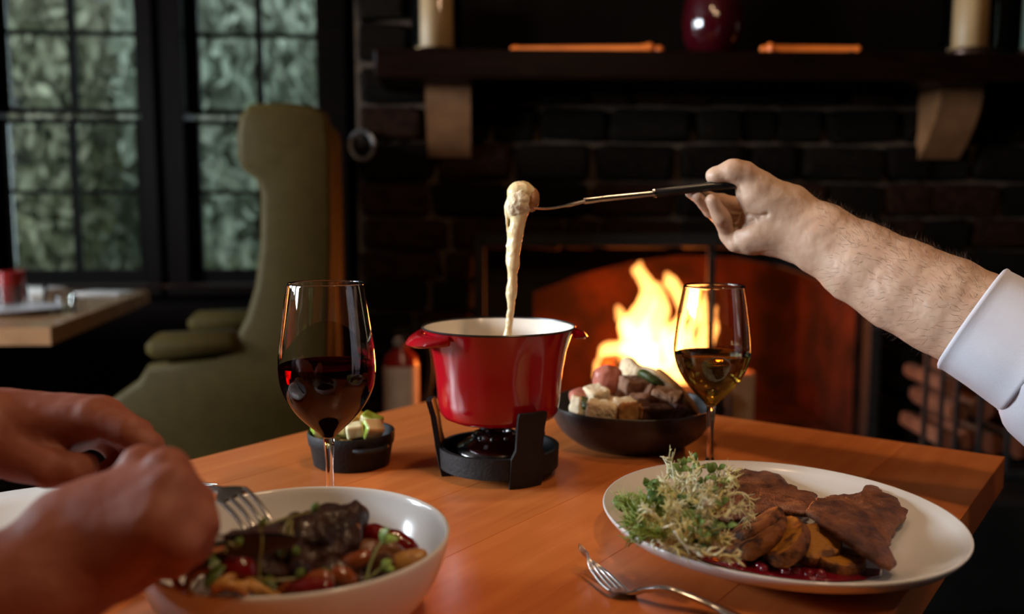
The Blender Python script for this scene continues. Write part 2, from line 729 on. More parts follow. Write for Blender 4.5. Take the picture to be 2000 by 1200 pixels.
# window wall at the back
u_l0, z_b = WW.uz(22, 529)
u_l1 = WW.uz(260, 300)[0]
u_r0, u_r1 = WW.uz(386, 300)[0], WW.uz(618, 150)[0]
z_m0, z_m1 = WW.uz(140, 240)[1], WW.uz(140, 207)[1]     # top of the lower glass, bottom of the upper glass
z_t = WW.uz(140, -95)[1]
wins = [(u_l0, u_l1), (u_r0, u_r1)]
M_ = 0.055                                                # sash margin round the glass
wb = root('wall_back', WW.p(0, 0), kind='structure')
mb = MB()
WW.box(mb, UL, UR, 0, z_b - 0.07, 0, 0.16)
WW.box(mb, UL, UR, z_t + 0.06, ZC, 0, 0.16)
WW.box(mb, UL, u_l0 - M_, z_b - 0.07, z_t + 0.06, 0, 0.16)
WW.box(mb, u_l1 + M_, u_r0 - M_, z_b - 0.07, z_t + 0.06, 0, 0.16)
WW.box(mb, u_r1 + M_, UR, z_b - 0.07, z_t + 0.06, 0, 0.16)
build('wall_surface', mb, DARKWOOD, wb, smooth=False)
for i, (a, b) in enumerate(wins):
    wr = root('window_%d' % (i + 1), WW.p((a + b) / 2, z_b - 0.06, 0.06), kind='structure')
    mb = MB()
    for q0, q1 in ((a - M_ - 0.05, a - M_ + 0.012), (b + M_ - 0.012, b + M_ + 0.05)):
        WW.box(mb, q0, q1, z_b - 0.09, z_t + 0.1, -0.03, 0.15, 0.004)
    WW.box(mb, a - M_ - 0.05, b + M_ + 0.05, z_t + 0.04, z_t + 0.11, -0.03, 0.15, 0.004)
    build('casing', mb, DARKWOOD, wr)
    mb = MB()
    WW.box(mb, a - M_ - 0.07, b + M_ + 0.07, z_b - 0.105, z_b - 0.065, -0.09, 0.15, 0.006)
    build('sill', mb, DARKWOOD, wr)
    for zz0, zz1, d, rb, rt in ((z_b, z_m0, 0.05, 0.06, 0.02), (z_m1, z_t, 0.09, 0.022, 0.05)):
        mb = MB()
        WW.box(mb, a - M_, a, zz0 - rb, zz1 + rt, d - 0.018, d + 0.018)
        WW.box(mb, b, b + M_, zz0 - rb, zz1 + rt, d - 0.018, d + 0.018)
        WW.box(mb, a, b, zz0 - rb, zz0, d - 0.018, d + 0.018)
        WW.box(mb, a, b, zz1, zz1 + rt, d - 0.018, d + 0.018)
        sash = build('sash', mb, SASHWOOD, wr, smooth=False)
        uc, zc = (a + b) / 2, (zz0 + zz1) / 2
        if d == 0.05: zc = WW.uz(140, 375)[1]
        else: zc = WW.uz(140, 56)[1]
        mb = MB()
        WW.box(mb, uc - 0.014, uc + 0.014, zz0, zz1, d - 0.014, d + 0.014)
        build('muntin', mb, SASHWOOD, sash, smooth=False)
        mb = MB()
        WW.box(mb, a, b, zc - 0.009, zc + 0.009, d - 0.013, d + 0.013)
        build('muntin', mb, SASHWOOD, sash, smooth=False)
        for p0, p1 in ((a, uc), (uc, b)):
            for q0, q1 in ((zz0, zc), (zc, zz1)):
                mb = MB()
                WW.box(mb, p0, p1, q0, q1, d - 0.002, d + 0.002)
                build('pane', mb, PANE, sash, smooth=False)
mb = MB()
WW.box(mb, UL, WW.uz(690, 421)[0], 0.70, 0.735, -0.05, 0.0, 0.005)
build('trim_1', mb, mat('chair_rail_wood', (0.06, 0.03, 0.02), (0.03, 0.015, 0.01), 8, 0.35), kind='structure')
ub = WW.uz(655, 421)[0]
mb = MB()
WW.box(mb, ub - 0.055, ub + 0.07, 0, ZC, -0.10, 0, 0.008)
build('trim_2', mb, DARKWOOD, kind='structure')

# ------------------------------------------------------------------ outside: lawn and trees seen through the panes
LEAFG = [mat('leaf_green_%s' % n, c, d, 3, 0.6, sheen=0.1) for n, c, d in (
    ('grey', (0.22, 0.25, 0.19), (0.32, 0.33, 0.26)), ('olive', (0.24, 0.24, 0.16), (0.34, 0.32, 0.22)),
    ('blue', (0.19, 0.24, 0.21), (0.28, 0.32, 0.28)))]
BARK = mat('grey_bark', (0.10, 0.08, 0.06), (0.05, 0.04, 0.03), 8, 0.9)
mb = MB()
mb.box((-6, 14, -0.45), (40, 19.5, 0.5))
build('lawn_ground', mb, mat('lawn_grass', (0.16, 0.20, 0.09), (0.24, 0.25, 0.13), 2.5, 0.9), kind='structure')


def leaf_cloud(n, r, sz, rr):
    mb = MB()
    for _ in range(n):
        while True:
            q = Vector((rr.uniform(-1, 1), rr.uniform(-1, 1), rr.uniform(-1, 1)))
            if 0.25 < q.length < 1: break
        c = Vector((q.x * r[0], q.y * r[1], q.z * r[2] + r[2]))
        rot = Euler((rr.uniform(0, 6), rr.uniform(0, 6), rr.uniform(0, 6))).to_matrix()
        s_ = sz * rr.uniform(0.6, 1.3)
        vs = [c + rot @ Vector(p) * s_ for p in ((-1, 0, 0), (-.3, .45, .1), (.5, .38, .1), (1, 0, 0), (.5, -.38, .1), (-.3, -.45, .1))]
        mb.add(vs, [(0, 1, 2, 3), (0, 3, 4, 5)])
    return mb


rr = random.Random(3)
protos = []
for k in range(3):
    t = root('tree', (-3 - k * 1.2, 8, -0.2))
    mb = MB()
    mb.tube([(-3 - k * 1.2, 8, -0.2), (-2.9 - k * 1.2, 8, 1.2), (-3.05 - k * 1.2, 8.05, 2.6)], [0.13, 0.1, 0.05], 8)
    build('trunk', mb, BARK, t)
    lc = leaf_cloud(7000, (0.98, 0.95, 1.75), 0.075, rr)
    lc.v = [(v[0] - 3 - k * 1.2, v[1] + 8, v[2] + 0.1) for v in lc.v]
    o = build('foliage', lc, LEAFG[k], t, smooth=False)
    o['kind'] = 'stuff'
    protos.append(t)
spots = [(-2.2, 7.4), (-4.3, 7.6), (-6.4, 7.9), (-3.25, 9.5), (-5.4, 9.7), (-1.2, 9.6), (-7.5, 10.0), (-2.2, 11.7), (-4.35, 11.8), (-6.5, 12.0), (-8.6, 12.3), (-3.3, 13.9), (-5.5, 14.1), (-7.7, 14.3), (-1.1, 13.9)]
for i, (x, y_) in enumerate(spots):
    o = protos[i % 3] if i < 3 else copy_tree(protos[i % 3])
    o.location = (x, y_, -0.2)
    o.scale = (1, 1, rr.uniform(0.95, 1.2) * (1 + 0.05 * (y_ - 8)))
    props(o, ['grey-green', 'olive-green', 'bluish-green'][i % 3] + ' leafy tree blurred behind the window panes', 'tree', 'garden trees outside the windows')

hd = leaf_cloud(22000, (8.0, 0.5, 2.0), 0.17, rr)
hd.v = [(v[0] - 5.5, v[1] + 16.4, v[2] - 0.2) for v in hd.v]
hdo = build('hedge', hd, LEAFG[0], smooth=False, label='tall grey-green hedge closing the garden behind the trees', cat='hedge')

# ------------------------------------------------------------------ chimney breast of stones
CF = Frame(P(1350, 421, 2.78), math.radians(2.5))
cu0, cu1 = CF.uz(697, 421)[0], 1.35
ou0, _ = CF.uz(932, 600)
ou1 = CF.uz(1702, 600)[0]
oz1 = CF.uz(1300, 462)[1]
HZ = 0.30                                                # raised hearth
cb = root('chimney_breast', CF.p((cu0 + cu1) / 2, 0, 0.3), kind='structure')
mb = MB()
CF.box(mb, cu0, ou0, 0, ZC, 0.03, 1.25)
CF.box(mb, ou1, cu1, 0, ZC, 0.03, 1.25)
CF.box(mb, ou0, ou1, oz1, ZC, 0.03, 1.25)
CF.box(mb, ou0, ou1, 0, HZ, 0.03, 1.25)
CF.box(mb, ou0, ou1, HZ, oz1, 0.62, 1.25)
build('mortar_bed', mb, MORTAR, cb, smooth=False)
zm_top, zm_bot = 1.485, 1.405


def stone_variant(seed):
    r_ = random.Random(seed)
    mb = MB()
    n = 4
    vs, fs = [], []
    for iy, d in ((0, -1), (1, 0.25), (2, 0.85), (3, 1.0)):
        k = (1.0, 1.0, 0.9, 0.62)[iy]
        for q in range(8):
            cx, cy = ((1, .78), (.80, 1), (-.80, 1), (-1, .78), (-1, -.78), (-.80, -1), (.80, -1), (1, -.78))[q]
            ex = 1.0
            j = 1 + (r_.uniform(-.10, .06) if iy else 0)
            vs.append((cx * ex * (k ** .6) * j * .5, -d * (1 + r_.uniform(-.18, .12) * (iy > 1)), cy * ex * k * j * .5))
    for i in range(3):
        for q in range(8):
            q2 = (q + 1) % 8
            fs.append((i * 8 + q, i * 8 + q2, (i + 1) * 8 + q2, (i + 1) * 8 + q))
    fs.append(tuple(range(24, 32)))
    mb.add(vs, fs)
    return mb


SV = []
for s_ in range(7):
    q = stone_variant(s_ + 11)
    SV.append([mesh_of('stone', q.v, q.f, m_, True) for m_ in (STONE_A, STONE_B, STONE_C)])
for a in SV:
    for me in a:
        me.set_sharp_from_angle(angle=math.radians(50))
rs = random.Random(21)


def lay_stone(u0, u1, z0, z1, prot):
    me = SV[rs.randrange(7)][rs.choice((0, 0, 0, 1, 1, 2))]
    o = bpy.data.objects.new('stone', me)
    COL.objects.link(o)
    o.parent = cb
    o.location = CF.p((u0 + u1) / 2, (z0 + z1) / 2, 0.03) - BASE[cb.name]
    o.rotation_euler = (rs.uniform(-.03, .03), rs.uniform(-.05, .05), CF.rot.z)
    o.scale = (u1 - u0 - 0.008, prot, z1 - z0 - 0.008)


z = 0.02
while z < 1.98:
    hgt = rs.uniform(0.075, 0.135)
    if z < zm_top < z + hgt: hgt = zm_top - z + 0.001
    # course split by the fireplace opening; above the mantel only the strip left of it
    if z > zm_bot - 0.02: spans = [(cu0, CF.uz(800, 100)[0])]
    elif z + hgt * .5 < oz1: spans = [(cu0, ou0 - 0.005), (ou1 + 0.005, cu1)]
    else: spans = [(cu0, cu1)]
    if z + hgt * .5 < oz1 < z + hgt: hgt = oz1 - z
    for a, b in spans:
        u = a
        while u < b - 0.01:
            wd = rs.uniform(0.11, 0.30)
            if b - u - wd < 0.09: wd = b - u
            lay_stone(u, u + wd, z, z + hgt, rs.uniform(0.022, 0.05))
            u += wd
    z += hgt
# plaster panel above the mantel
mb = MB()
CF.box(mb, CF.uz(805, 100)[0], cu1, zm_top - 0.02, ZC, -0.015, 0.03)
build('plaster_panel', mb, PLASTER, cb, smooth=False)
# iron frame and door post of the fireplace
fp = root('fireplace_surround', CF.p((ou0 + ou1) / 2, HZ, 0), 'black iron fireplace frame with a centre post around the burning fire', 'fireplace')
mb = MB()
CF.box(mb, ou0 - 0.01, ou0 + 0.025, HZ, oz1, -0.06, 0.0, 0.003)
CF.box(mb, ou1 - 0.025, ou1 + 0.01, HZ, oz1, -0.06, 0.0, 0.003)
CF.box(mb, ou0, ou1, oz1 - 0.03, oz1 + 0.01, -0.06, 0.0, 0.003)
build('iron_frame', mb, IRON, fp)
uc = CF.uz(1384, 550)[0]
mb = MB()
CF.box(mb, uc - 0.013, uc + 0.013, HZ, oz1 - 0.03, -0.034, -0.026, 0.002)
build('door_post', mb, IRON, fp)
# firebox: sooty bricks with a low arch
fb = root('firebox_trim', CF.p((ou0 + ou1) / 2, HZ, 0.3), kind='structure')
mb = MB()
CF.box(mb, ou0, ou1, HZ - 0.02, HZ + 0.003, 0.0, 0.62)
CF.box(mb, ou0, ou1, HZ, oz1 + .1, 0.56, 0.62)
CF.box(mb, ou0 - 0.04, ou0 + 0.012, HZ, oz1, 0.05, 0.62)
CF.box(mb, ou1 - 0.03, ou1 + 0.04, HZ, oz1, 0.05, 0.62)
build('firebrick_lining', mb, SOOT, fb, smooth=False)
mb = MB()
ap = [CF.uz(px, py, 0.1) for px, py in ((1042, 640), (1042, 572), (1130, 538), (1230, 512), (1330, 499), (1430, 503), (1530, 522), (1620, 552), (1686, 585), (1686, 640))]
xs0, xs1 = ou0 - 0.03, ou1 + 0.03
for i in range(len(ap) - 1):
    (a, za), (b, zb2) = ap[i], ap[i + 1]
    if abs(b - a) < 1e-3: continue
    mb.prism([CF.p(a, za, 0.1), CF.p(b, zb2, 0.1), CF.p(b, oz1 + .02, 0.1), CF.p(a, oz1 + .02, 0.1)], CF.n * 0.09)
CF.box(mb, xs0, ap[0][0], HZ, oz1 + .02, 0.1, 0.19)
CF.box(mb, ap[-1][0], xs1, HZ, oz1 + .02, 0.1, 0.19)
build('firebrick_arch', mb, SOOTDK, fb, smooth=False)
# hearth slab
mb = MB()
CF.box(mb, cu0 + 0.02, cu1 + .1, 0.0, HZ, -0.62, 0.02, 0.01)
build('hearth_trim', mb, mat('hearth_slate', (0.0090, 0.0080, 0.0072), (0.0044, 0.0040, 0.0036), 6, 0.8, bump=0.4, spec=.06), kind='structure')

# mantel beam, corbels
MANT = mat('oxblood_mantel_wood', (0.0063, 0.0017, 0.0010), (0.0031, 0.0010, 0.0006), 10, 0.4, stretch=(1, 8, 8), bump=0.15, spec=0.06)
mu0 = CF.uz(735, 140, -0.2)[0]
mb = MB()
CF.box(mb, mu0, cu1, zm_bot, zm_top, -0.27, 0.02, 0.008)
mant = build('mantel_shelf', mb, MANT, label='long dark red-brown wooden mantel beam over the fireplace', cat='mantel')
CORB = mat('tan_corbel_wood', (0.17, 0.075, 0.030), (0.12, 0.052, 0.02), 14, 0.7, spec=0.2)
for (p0, p1), lab in (((829, 919), 'tan curved wooden corbel under the mantel beside the pale chair'), ((1858, 1942), 'tan curved wooden corbel under the mantel above the white cuff')):
    a, b = CF.uz(p0, 230, -0.2)[0], CF.uz(p1, 230, -0.2)[0]
    mb = MB()
    side = []
    for k in range(9):
        t = k / 8
        side.append((-0.135 + 0.115 * (t ** 1.7), zm_bot - 0.015 - 0.185 * t))
    poly = [CF.p(a, zz, dd) for dd, zz in [(-0.0, zm_bot - 0.0), (-0.135, zm_bot - 0.0)] + side + [(0.0, zm_bot - 0.20)]]
    mb.prism(poly, CF.e * (b - a))
    build('corbel', mb, CORB, sharp=30, label=lab, cat='corbel')
# iron ring on the stones
mb = MB()
c = P(708, 285, 2.70)
pts = [c + Vector((math.cos(t) * 0.036, -0.01, math.sin(t) * 0.042)) for t in [2 * PI * i / 20 for i in range(21)]]
mb.tube(pts, 0.0075, 8, caps=False)
ring = root('iron_ring', c + Vector((0, 0, -0.05)), 'round iron tether ring hung on the stone wall', 'ring')
build('hoop', mb, mat('grey_steel', (0.30, 0.30, 0.31), (0.2, 0.2, 0.2), 40, 0.3, metal=0.9), ring)
mb = MB()
mb.tube([c + Vector((0, -0.012, 0.042)), c + Vector((0, 0.10, 0.046))], 0.007, 8)
build('staple', mb, IRON, ring)

# ------------------------------------------------------------------ things on the mantel
WAX = mat('cream_candle_wax', (0.42, 0.26, 0.125), (0.34, 0.20, 0.09), 6, 0.45, sss=0.1)
BRONZE = mat('dark_bronze', (0.06, 0.03, 0.02), (0.03, 0.016, 0.01), 20, 0.35, metal=0.7)
WICK = mat('charred_wick', (0.02, 0.018, 0.016))


def candle_jar(px0, px1, pyb, wax, lab, y=2.62):
    c0, c1 = P(px0, 60, y), P(px1, 60, y)
    r_ = (c1.x - c0.x) / 2
    cx = (c0.x + c1.x) / 2
    b = Vector((cx, y, zm_top))
    t = root('candle_lantern', b, lab, 'candle', 'candles on the mantel')
    mb = MB()
    mb.lathe(b, [(0, 0), (r_ * .9, 0), (r_ * .92, 0.012), (r_ * .7, 0.02), (0, 0.02)], 32)
    build('base', mb, BRONZE, t)
    zb_ = 0.021
    mb = MB()
    mb.lathe(b, [(0, zb_), (r_ * .80, zb_), (r_ * .82, zb_ + .004), (r_ * .82, 0.155), (r_ * .76, 0.165), (r_ * .3, 0.158), (0, 0.157)], 32)
    cn = build('candle', mb, wax, t)
    mb = MB()
    mb.tube([b + Vector((0, 0, 0.157)), b + Vector((0.002, 0, 0.172))], 0.0015, 6)
    build('wick', mb, WICK, cn)
    mb = MB()
    mb.lathe(b, [(r_ * .97, 0.0205), (r_, 0.0205), (r_, 0.25), (r_ * .97, 0.25)], 40, closed=True)
    build('glass_cylinder', mb, THIN, t)
    return t


candle_jar(803, 902, 100, WAX, 'cream pillar candle in a glass cylinder at the chair end of the mantel')
candle_jar(1846, 1944, 100, WAX, 'cream pillar candle in a glass cylinder above the right corbel')
candle_jar(1984, 2076, 100, mat('teal_wax', (0.05, 0.20, 0.20), (0.45, 0.36, 0.24), 5, 0.4), 'teal and cream candle cut off by the edge of the photograph')
# red glazed vase
VASE = mat('oxblood_glaze', (0.035, 0.0015, 0.003), (0.022, 0.001, 0.002), 8, 0.12, coat=0.6)
b = P(1390, 105, 2.62)
b.z = zm_top
mb = MB()
pr = [(0, 0), (0.055, 0), (0.062, 0.006), (0.082, 0.05), (0.088, 0.10), (0.080, 0.16), (0.058, 0.20), (0.052, 0.215), (0.062, 0.23), (0.057, 0.23), (0.047, 0.214), (0.05, 0.19), (0.07, 0.15), (0.07, 0.05), (0, 0.02)]
mb.lathe(b, pr, 40)
build('vase', mb, VASE, label='dark red glazed vase standing on the middle of the mantel', cat='vase')
# two turned wooden rods lying on the mantel
ROD = mat('amber_glow_wood', (0.85, 0.20, 0.03), (0.62, 0.13, 0.02), 10, 0.25, stretch=(1, 8, 8))  # orange glow of warm light on the rods is put into the wood colour


def mantel_rod(p0, p1, knob, lab, yy=2.56):
    a, b_ = P(*p0, yy), P(*p1, yy)
    a.z = max(a.z, zm_top + 0.012)
    b_.z = max(b_.z, zm_top + 0.012)
    d = (b_ - a)
    t = root('turned_rod', Vector(((a.x + b_.x) / 2, yy, zm_top)), lab, 'rod', 'turned rods on the mantel')
    pts = [a + d * q for q in (0, .03, .06, .5, .86, .9, .93, .95, .97)]
    mb = MB()
    mb.tube(pts, [0.006, 0.011, 0.009, 0.011, 0.012, 0.015, 0.019, 0.017, 0.009], 12)
    build('shaft', mb, ROD, t)
    mb = MB()
    mb.ball(a + d * 0.995 + Vector((0, 0, -0.004 if knob else 0)), 0.015 if knob else 0.01, 14, 8)
    build('knob', mb, ROD, t)
    mb = MB()
    for q in (0.12, 0.88):                              # two small cradles that hold it
        f_ = a + d * q
        mb.box((f_.x, f_.y, (zm_top + f_.z - 0.008) / 2), (0.014, 0.05, max(0.004, f_.z - 0.008 - zm_top)), bev=0.002)
    build('cradle', mb, BRONZE, t)


mantel_rod((997, 107), (1288, 97), True, 'long turned rod with a painted amber glow lying on the mantel between candle and red vase')
mantel_rod((1680, 113), (1490, 99), False, 'shorter turned rod with a painted amber glow lying on the mantel right of the red vase')

# ------------------------------------------------------------------ fire
hearth_c = P(1290, 790, 2.97)
gr = root('fire_grate', (hearth_c.x, 2.97, HZ + 0.003), 'black iron grate holding the burning logs', 'grate')
for i in range(6):
    x = hearth_c.x - 0.20 + i * 0.08
    mb = MB()
    mb.tube([(x, 2.84, HZ + 0.16), (x, 2.83, HZ + 0.07), (x, 2.87, HZ + 0.055), (x, 3.14, HZ + 0.055)], 0.009, 8)
    build('bar', mb, IRON, gr)
for x in (hearth_c.x - 0.18, hearth_c.x + 0.18):
    mb = MB()
    mb.tube([(x, 2.86, HZ + 0.003), (x, 2.86, HZ + 0.05), (x, 3.12, HZ + 0.05), (x, 3.12, HZ + 0.003)], 0.01, 8)
    build('foot', mb, IRON, gr)
LOGB = mat('charred_log_bark', (0.030, 0.016, 0.010), (0.012, 0.008, 0.006), 14, 0.95, bump=1.0, bscale=40)
LOGE = mat('split_log_wood', (0.22, 0.060, 0.022), (0.12, 0.032, 0.012), 16, 0.85, bump=0.5)  # red-orange firelight on the log ends is put into this wood colour


def log(a, b, r_, lab, grp, mats=(LOGB, LOGE), seed=0):
    a, b = Vector(a), Vector(b)
    n = 14
    d = (b - a).normalized()
    u = d.orthogonal().normalized()
    v = d.cross(u)
    rr_ = random.Random(seed)
    ph = [1 + rr_.uniform(-.12, .12) for _ in range(n)]
    mb = MB()
    vs = []
    for t in (0, .02, .35, .7, .98, 1):
        rad = r_ * (0.93 if t in (0, 1) else 1)
        for k in range(n):
            g = 2 * PI * k / n
            vs.append(a + (b - a) * t + (u * math.cos(g) + v * math.sin(g)) * rad * ph[k] * (1 + rr_.uniform(-.03, .03)))
    fs = []
    for i in range(5):
        for k in range(n):
            fs.append((i * n + k, i * n + (k + 1) % n, (i + 1) * n + (k + 1) % n, (i + 1) * n + k))
    mb.add(vs, fs)
    mb.cur = 1
    mb.f += [tuple(range(n - 1, -1, -1)), tuple(range(5 * n, 6 * n))]
    mb.mi += [1, 1]
    return build('log', mb, list(mats), sharp=35, label=lab, cat='log', group=grp)


hx = hearth_c.x
zb = HZ + 0.066
log((hx - 0.24, 2.925, zb + 0.048), (hx + 0.21, 2.925, zb + 0.048), 0.048, 'charred log lying across the front of the grate in the flames', 'burning logs', seed=1)
log((hx - 0.22, 3.055, zb + 0.052), (hx + 0.20, 3.055, zb + 0.052), 0.052, 'charred log at the back of the grate in the flames', 'burning logs', seed=2)
log((hx - 0.19, 2.94, zb + 0.150), (hx - 0.02, 3.07, zb + 0.160), 0.043, 'charred log leaning on top of the burning pair', 'burning logs', seed=3)
log((hx + 0.17, 2.93, zb + 0.146), (hx + 0.07, 3.08, zb + 0.156), 0.041, 'short charred log crossed over the fire under the wine glass', 'burning logs', seed=4)
# pale firebrick standing at the right of the fire
q = P(1441, 772, 2.96)
mb = MB()
mb.box((q.x, q.y, HZ + 0.003 + 0.10), (0.095, 0.065, 0.20), Euler((0, 0, 0.35)), 0.006)
build('firebrick', mb, mat('pale_firebrick', (0.42, 0.22, 0.10), (0.34, 0.16, 0.07), 12, 0.9, bump=0.4), label='firelit pale brick standing upright beside the burning logs', cat='brick')


def flame_material():
    m = bpy.data.materials.new('flame')
    m.use_nodes = True
    nt = m.node_tree
    nt.nodes.clear()
    o = nt.nodes.new('ShaderNodeOutputMaterial')
    e = nt.nodes.new('ShaderNodeEmission')
    e.inputs[0].default_value = (1.0, 0.35, 0.075, 1)
    e.inputs[1].default_value = 90
    nt.links.new(e.outputs[0], o.inputs['Volume'])
    return m


FLAME = flame_material()
fire = root('fire', P(1270, 770, 2.97), 'bright yellow-orange flames burning in the stone fireplace', 'fire')
YF_ = 2.97
flames = [
    [(1262, 745, .055), (1246, 690, .062), (1236, 640, .050), (1262, 595, .036), (1266, 560, .026), (1246, 528, .020), (1250, 513, .012)],
    [(1250, 700, .05), (1275, 650, .05), (1290, 600, .03), (1283, 555, .016)],
    [(1215, 690, .045), (1190, 690, .032), (1172, 716, .022), (1165, 735, .012)],
    [(1230, 650, .030), (1214, 620, .020), (1206, 600, .010)],
    [(1330, 720, .04), (1312, 660, .042), (1345, 620, .030), (1335, 590, .022), (1312, 552, .024), (1304, 535, .014)],
    [(1350, 700, .04), (1368, 650, .030), (1362, 600, .022), (1372, 560, .010)],
    [(1300, 720, .03), (1318, 745, .030), (1345, 762, .026), (1362, 775, .012)],
    [(1270, 735, .035), (1290, 700, .05), (1322, 670, .04)],
    [(1375, 690, .022), (1398, 640, .016), (1402, 600, .008)],
]
for i, ch in enumerate(flames):
    pts = [P(px, py, YF_ + 0.02 * ((i * 7) % 3 - 1)) for px, py, r_ in ch]
    rad = [r_ for *_, r_ in ch]
    a = np.array(pts)
    S = SDF(a.min(0) - .09, a.max(0) + .09, 0.007)
    S.chain(pts, rad, 0.012)
    mb = S.mesh(3)
    roughen(mb, 0.008, 14, i * 3.1)
    build('flame', mb, FLAME, fire, sharp=None)

# fire tools / log rack to the right of the fireplace
rk = root('log_rack', P(1895, 900, 2.42).xy.to_3d() + Vector((0, 0, HZ)), 'black iron log rack with upright bars on the hearth', 'rack')
for i, px in enumerate((1806, 1838, 1868, 1915, 1972, 2040)):
    q = P(px, 800, 2.40)
    mb = MB()
    mb.box((q.x, q.y, HZ + 0.02 + 0.20), (0.013, 0.013, 0.40), bev=0.002)
    build('bar', mb, IRON, rk)
qa, qb = P(1800, 800, 2.40), P(2046, 800, 2.40)
for zz in (0.012, 0.43):
    mb = MB()
    mb.box(((qa.x + qb.x) / 2, 2.40, HZ + zz), (qb.x - qa.x, 0.02, 0.02), bev=0.003)
    build('rail', mb, IRON, rk)
mb = MB()
mb.box(((qa.x + qb.x) / 2 + .02, 2.56, HZ + 0.012), (qb.x - qa.x - .04, 0.30, 0.014), bev=0.003)
build('tray', mb, IRON, rk)
lg = [(1852, 862, .026), (1892, 862, .028), (1940, 868, .034), (1994, 872, .036), (1872, 806, .028), (1920, 800, .034), (1978, 792, .042), (1858, 756, .024), (1906, 742, .030), (2040, 840, .034)]
lgl = ('split log at the bottom of the iron rack, first behind the fireplace-side bars', 'split log at the bottom of the iron rack, second from the fireplace', 'split log at the bottom of the iron rack, third from the fireplace',
       'fat split log at the bottom of the iron rack under the white cuff', 'small split log on the second layer of the rack nearest the fireplace', 'round split log in the middle of the second layer of the rack', 'thickest split log of the second layer, just under the cuff',
       'thin split log on top of the stack nearest the fireplace', 'split log on top of the stack close under the forearm', 'split log at the far end of the rack, cut by the photograph edge')
for i, (px, py, r_) in enumerate(lg):
    q = P(px, py, 2.44)
    z_ = max(q.z, HZ + 0.02 + r_ * 1.1)
    log((q.x, 2.44, z_), (q.x + 0.01, 2.72, z_), r_, lgl[i], 'stacked firewood', (mat('brown_bark', (0.08, 0.045, 0.025), (0.04, 0.022, 0.012), 12, 0.9, bump=0.8), LOGE), 30 + i)

# fire extinguisher on the hearth, left of the fire
EXR = mat('extinguisher_red', (0.30, 0.012, 0.010), (0.24, 0.008, 0.008), 10, 0.3, coat=0.3)
b = P(784, 760, 2.42)
b.z = HZ
ex = root('fire_extinguisher', b, 'red fire extinguisher with a white label standing on the hearth', 'extinguisher')
mb = MB()
mb.lathe(b, [(0, 0), (0.046, 0), (0.05, 0.006), (0.05, 0.315), (0.045, 0.34), (0.022, 0.362), (0.018, 0.375), (0, 0.375)], 32)
build('cylinder', mb, EXR, ex)
mb = MB()
vs, fs = [], []
for k in range(13):
    g = math.radians(-165 + k * 12.5)
    for zz in (0.175, 0.318):
        vs.append(b + Vector((0.0507 * math.cos(g), 0.0507 * math.sin(g), zz)))
for k in range(12):
    fs.append((2 * k, 2 * k + 2, 2 * k + 3, 2 * k + 1))
mb.add(vs, fs)
build('label_sticker', mb, mat('white_sticker', (0.72, 0.66, 0.66), (0.6, 0.54, 0.55), 20, 0.5), ex)
mb = MB()
mb.box(b + Vector((0, 0, 0.39)), (0.03, 0.03, 0.035), bev=0.004)
mb.box(b + Vector((0.03, 0, 0.422)), (0.10, 0.018, 0.01), Euler((0, -0.2, 0)), 0.002)
mb.box(b + Vector((0.03, 0, 0.402)), (0.10, 0.016, 0.008), Euler((0, 0.05, 0)), 0.002)
build('valve_handle', mb, IRON, ex)
mb = MB()
mb.lathe(b + Vector((-0.004, -0.018, 0.385)), [(0, 0), (0.014, 0), (0.014, 0.01), (0, 0.011)], 20, Matrix.Rotation(PI / 2, 3, 'X'))
build('gauge', mb, mat('chrome_dial', (0.75, 0.75, 0.76), rough=0.2, metal=0.8), ex)
mb = MB()
mb.tube(arc_pts([b + Vector(p) for p in ((0.015, -0.01, 0.39), (0.075, -0.02, 0.38), (0.085, -0.02, 0.29), (0.058, -0.03, 0.17), (0.056, -0.03, 0.08))], 16), 0.008, 8)
build('hose', mb, mat('black_rubber', (0.02, 0.02, 0.02), rough=0.6), ex)

# ------------------------------------------------------------------ wing chair
OLIVE = mat('olive_upholstery', (0.050, 0.034, 0.008), (0.042, 0.028, 0.0065), 40, 0.6, bump=0.15, bscale=400, spec=0.12)
ch = root('wingback_chair', (-0.62, 2.36, 0), 'tall olive-green wing chair with arms at the window table', 'chair')
CT = math.radians(-9)


def chp(px, py, y):            # side outline lies in the chair's own fore-and-aft plane
    n = Vector((math.sin(CT), math.cos(CT), 0))
    q0 = Vector((-0.62, y, 0))
    return G(px, py, q0, n)


cn_ = Vector((math.sin(CT), math.cos(CT), 0))
out = [(488, 202), (560, 199), (612, 206), (640, 222), (650, 300), (652, 480), (648, 640), (642, 800), (632, 960), (300, 985), (262, 930), (228, 850), (205, 790), (235, 768), (268, 745), (286, 716), (420, 700), (455, 668), (480, 620), (497, 560), (507, 480), (508, 380), (499, 350), (474, 332), (462, 305), (461, 262), (466, 225)]


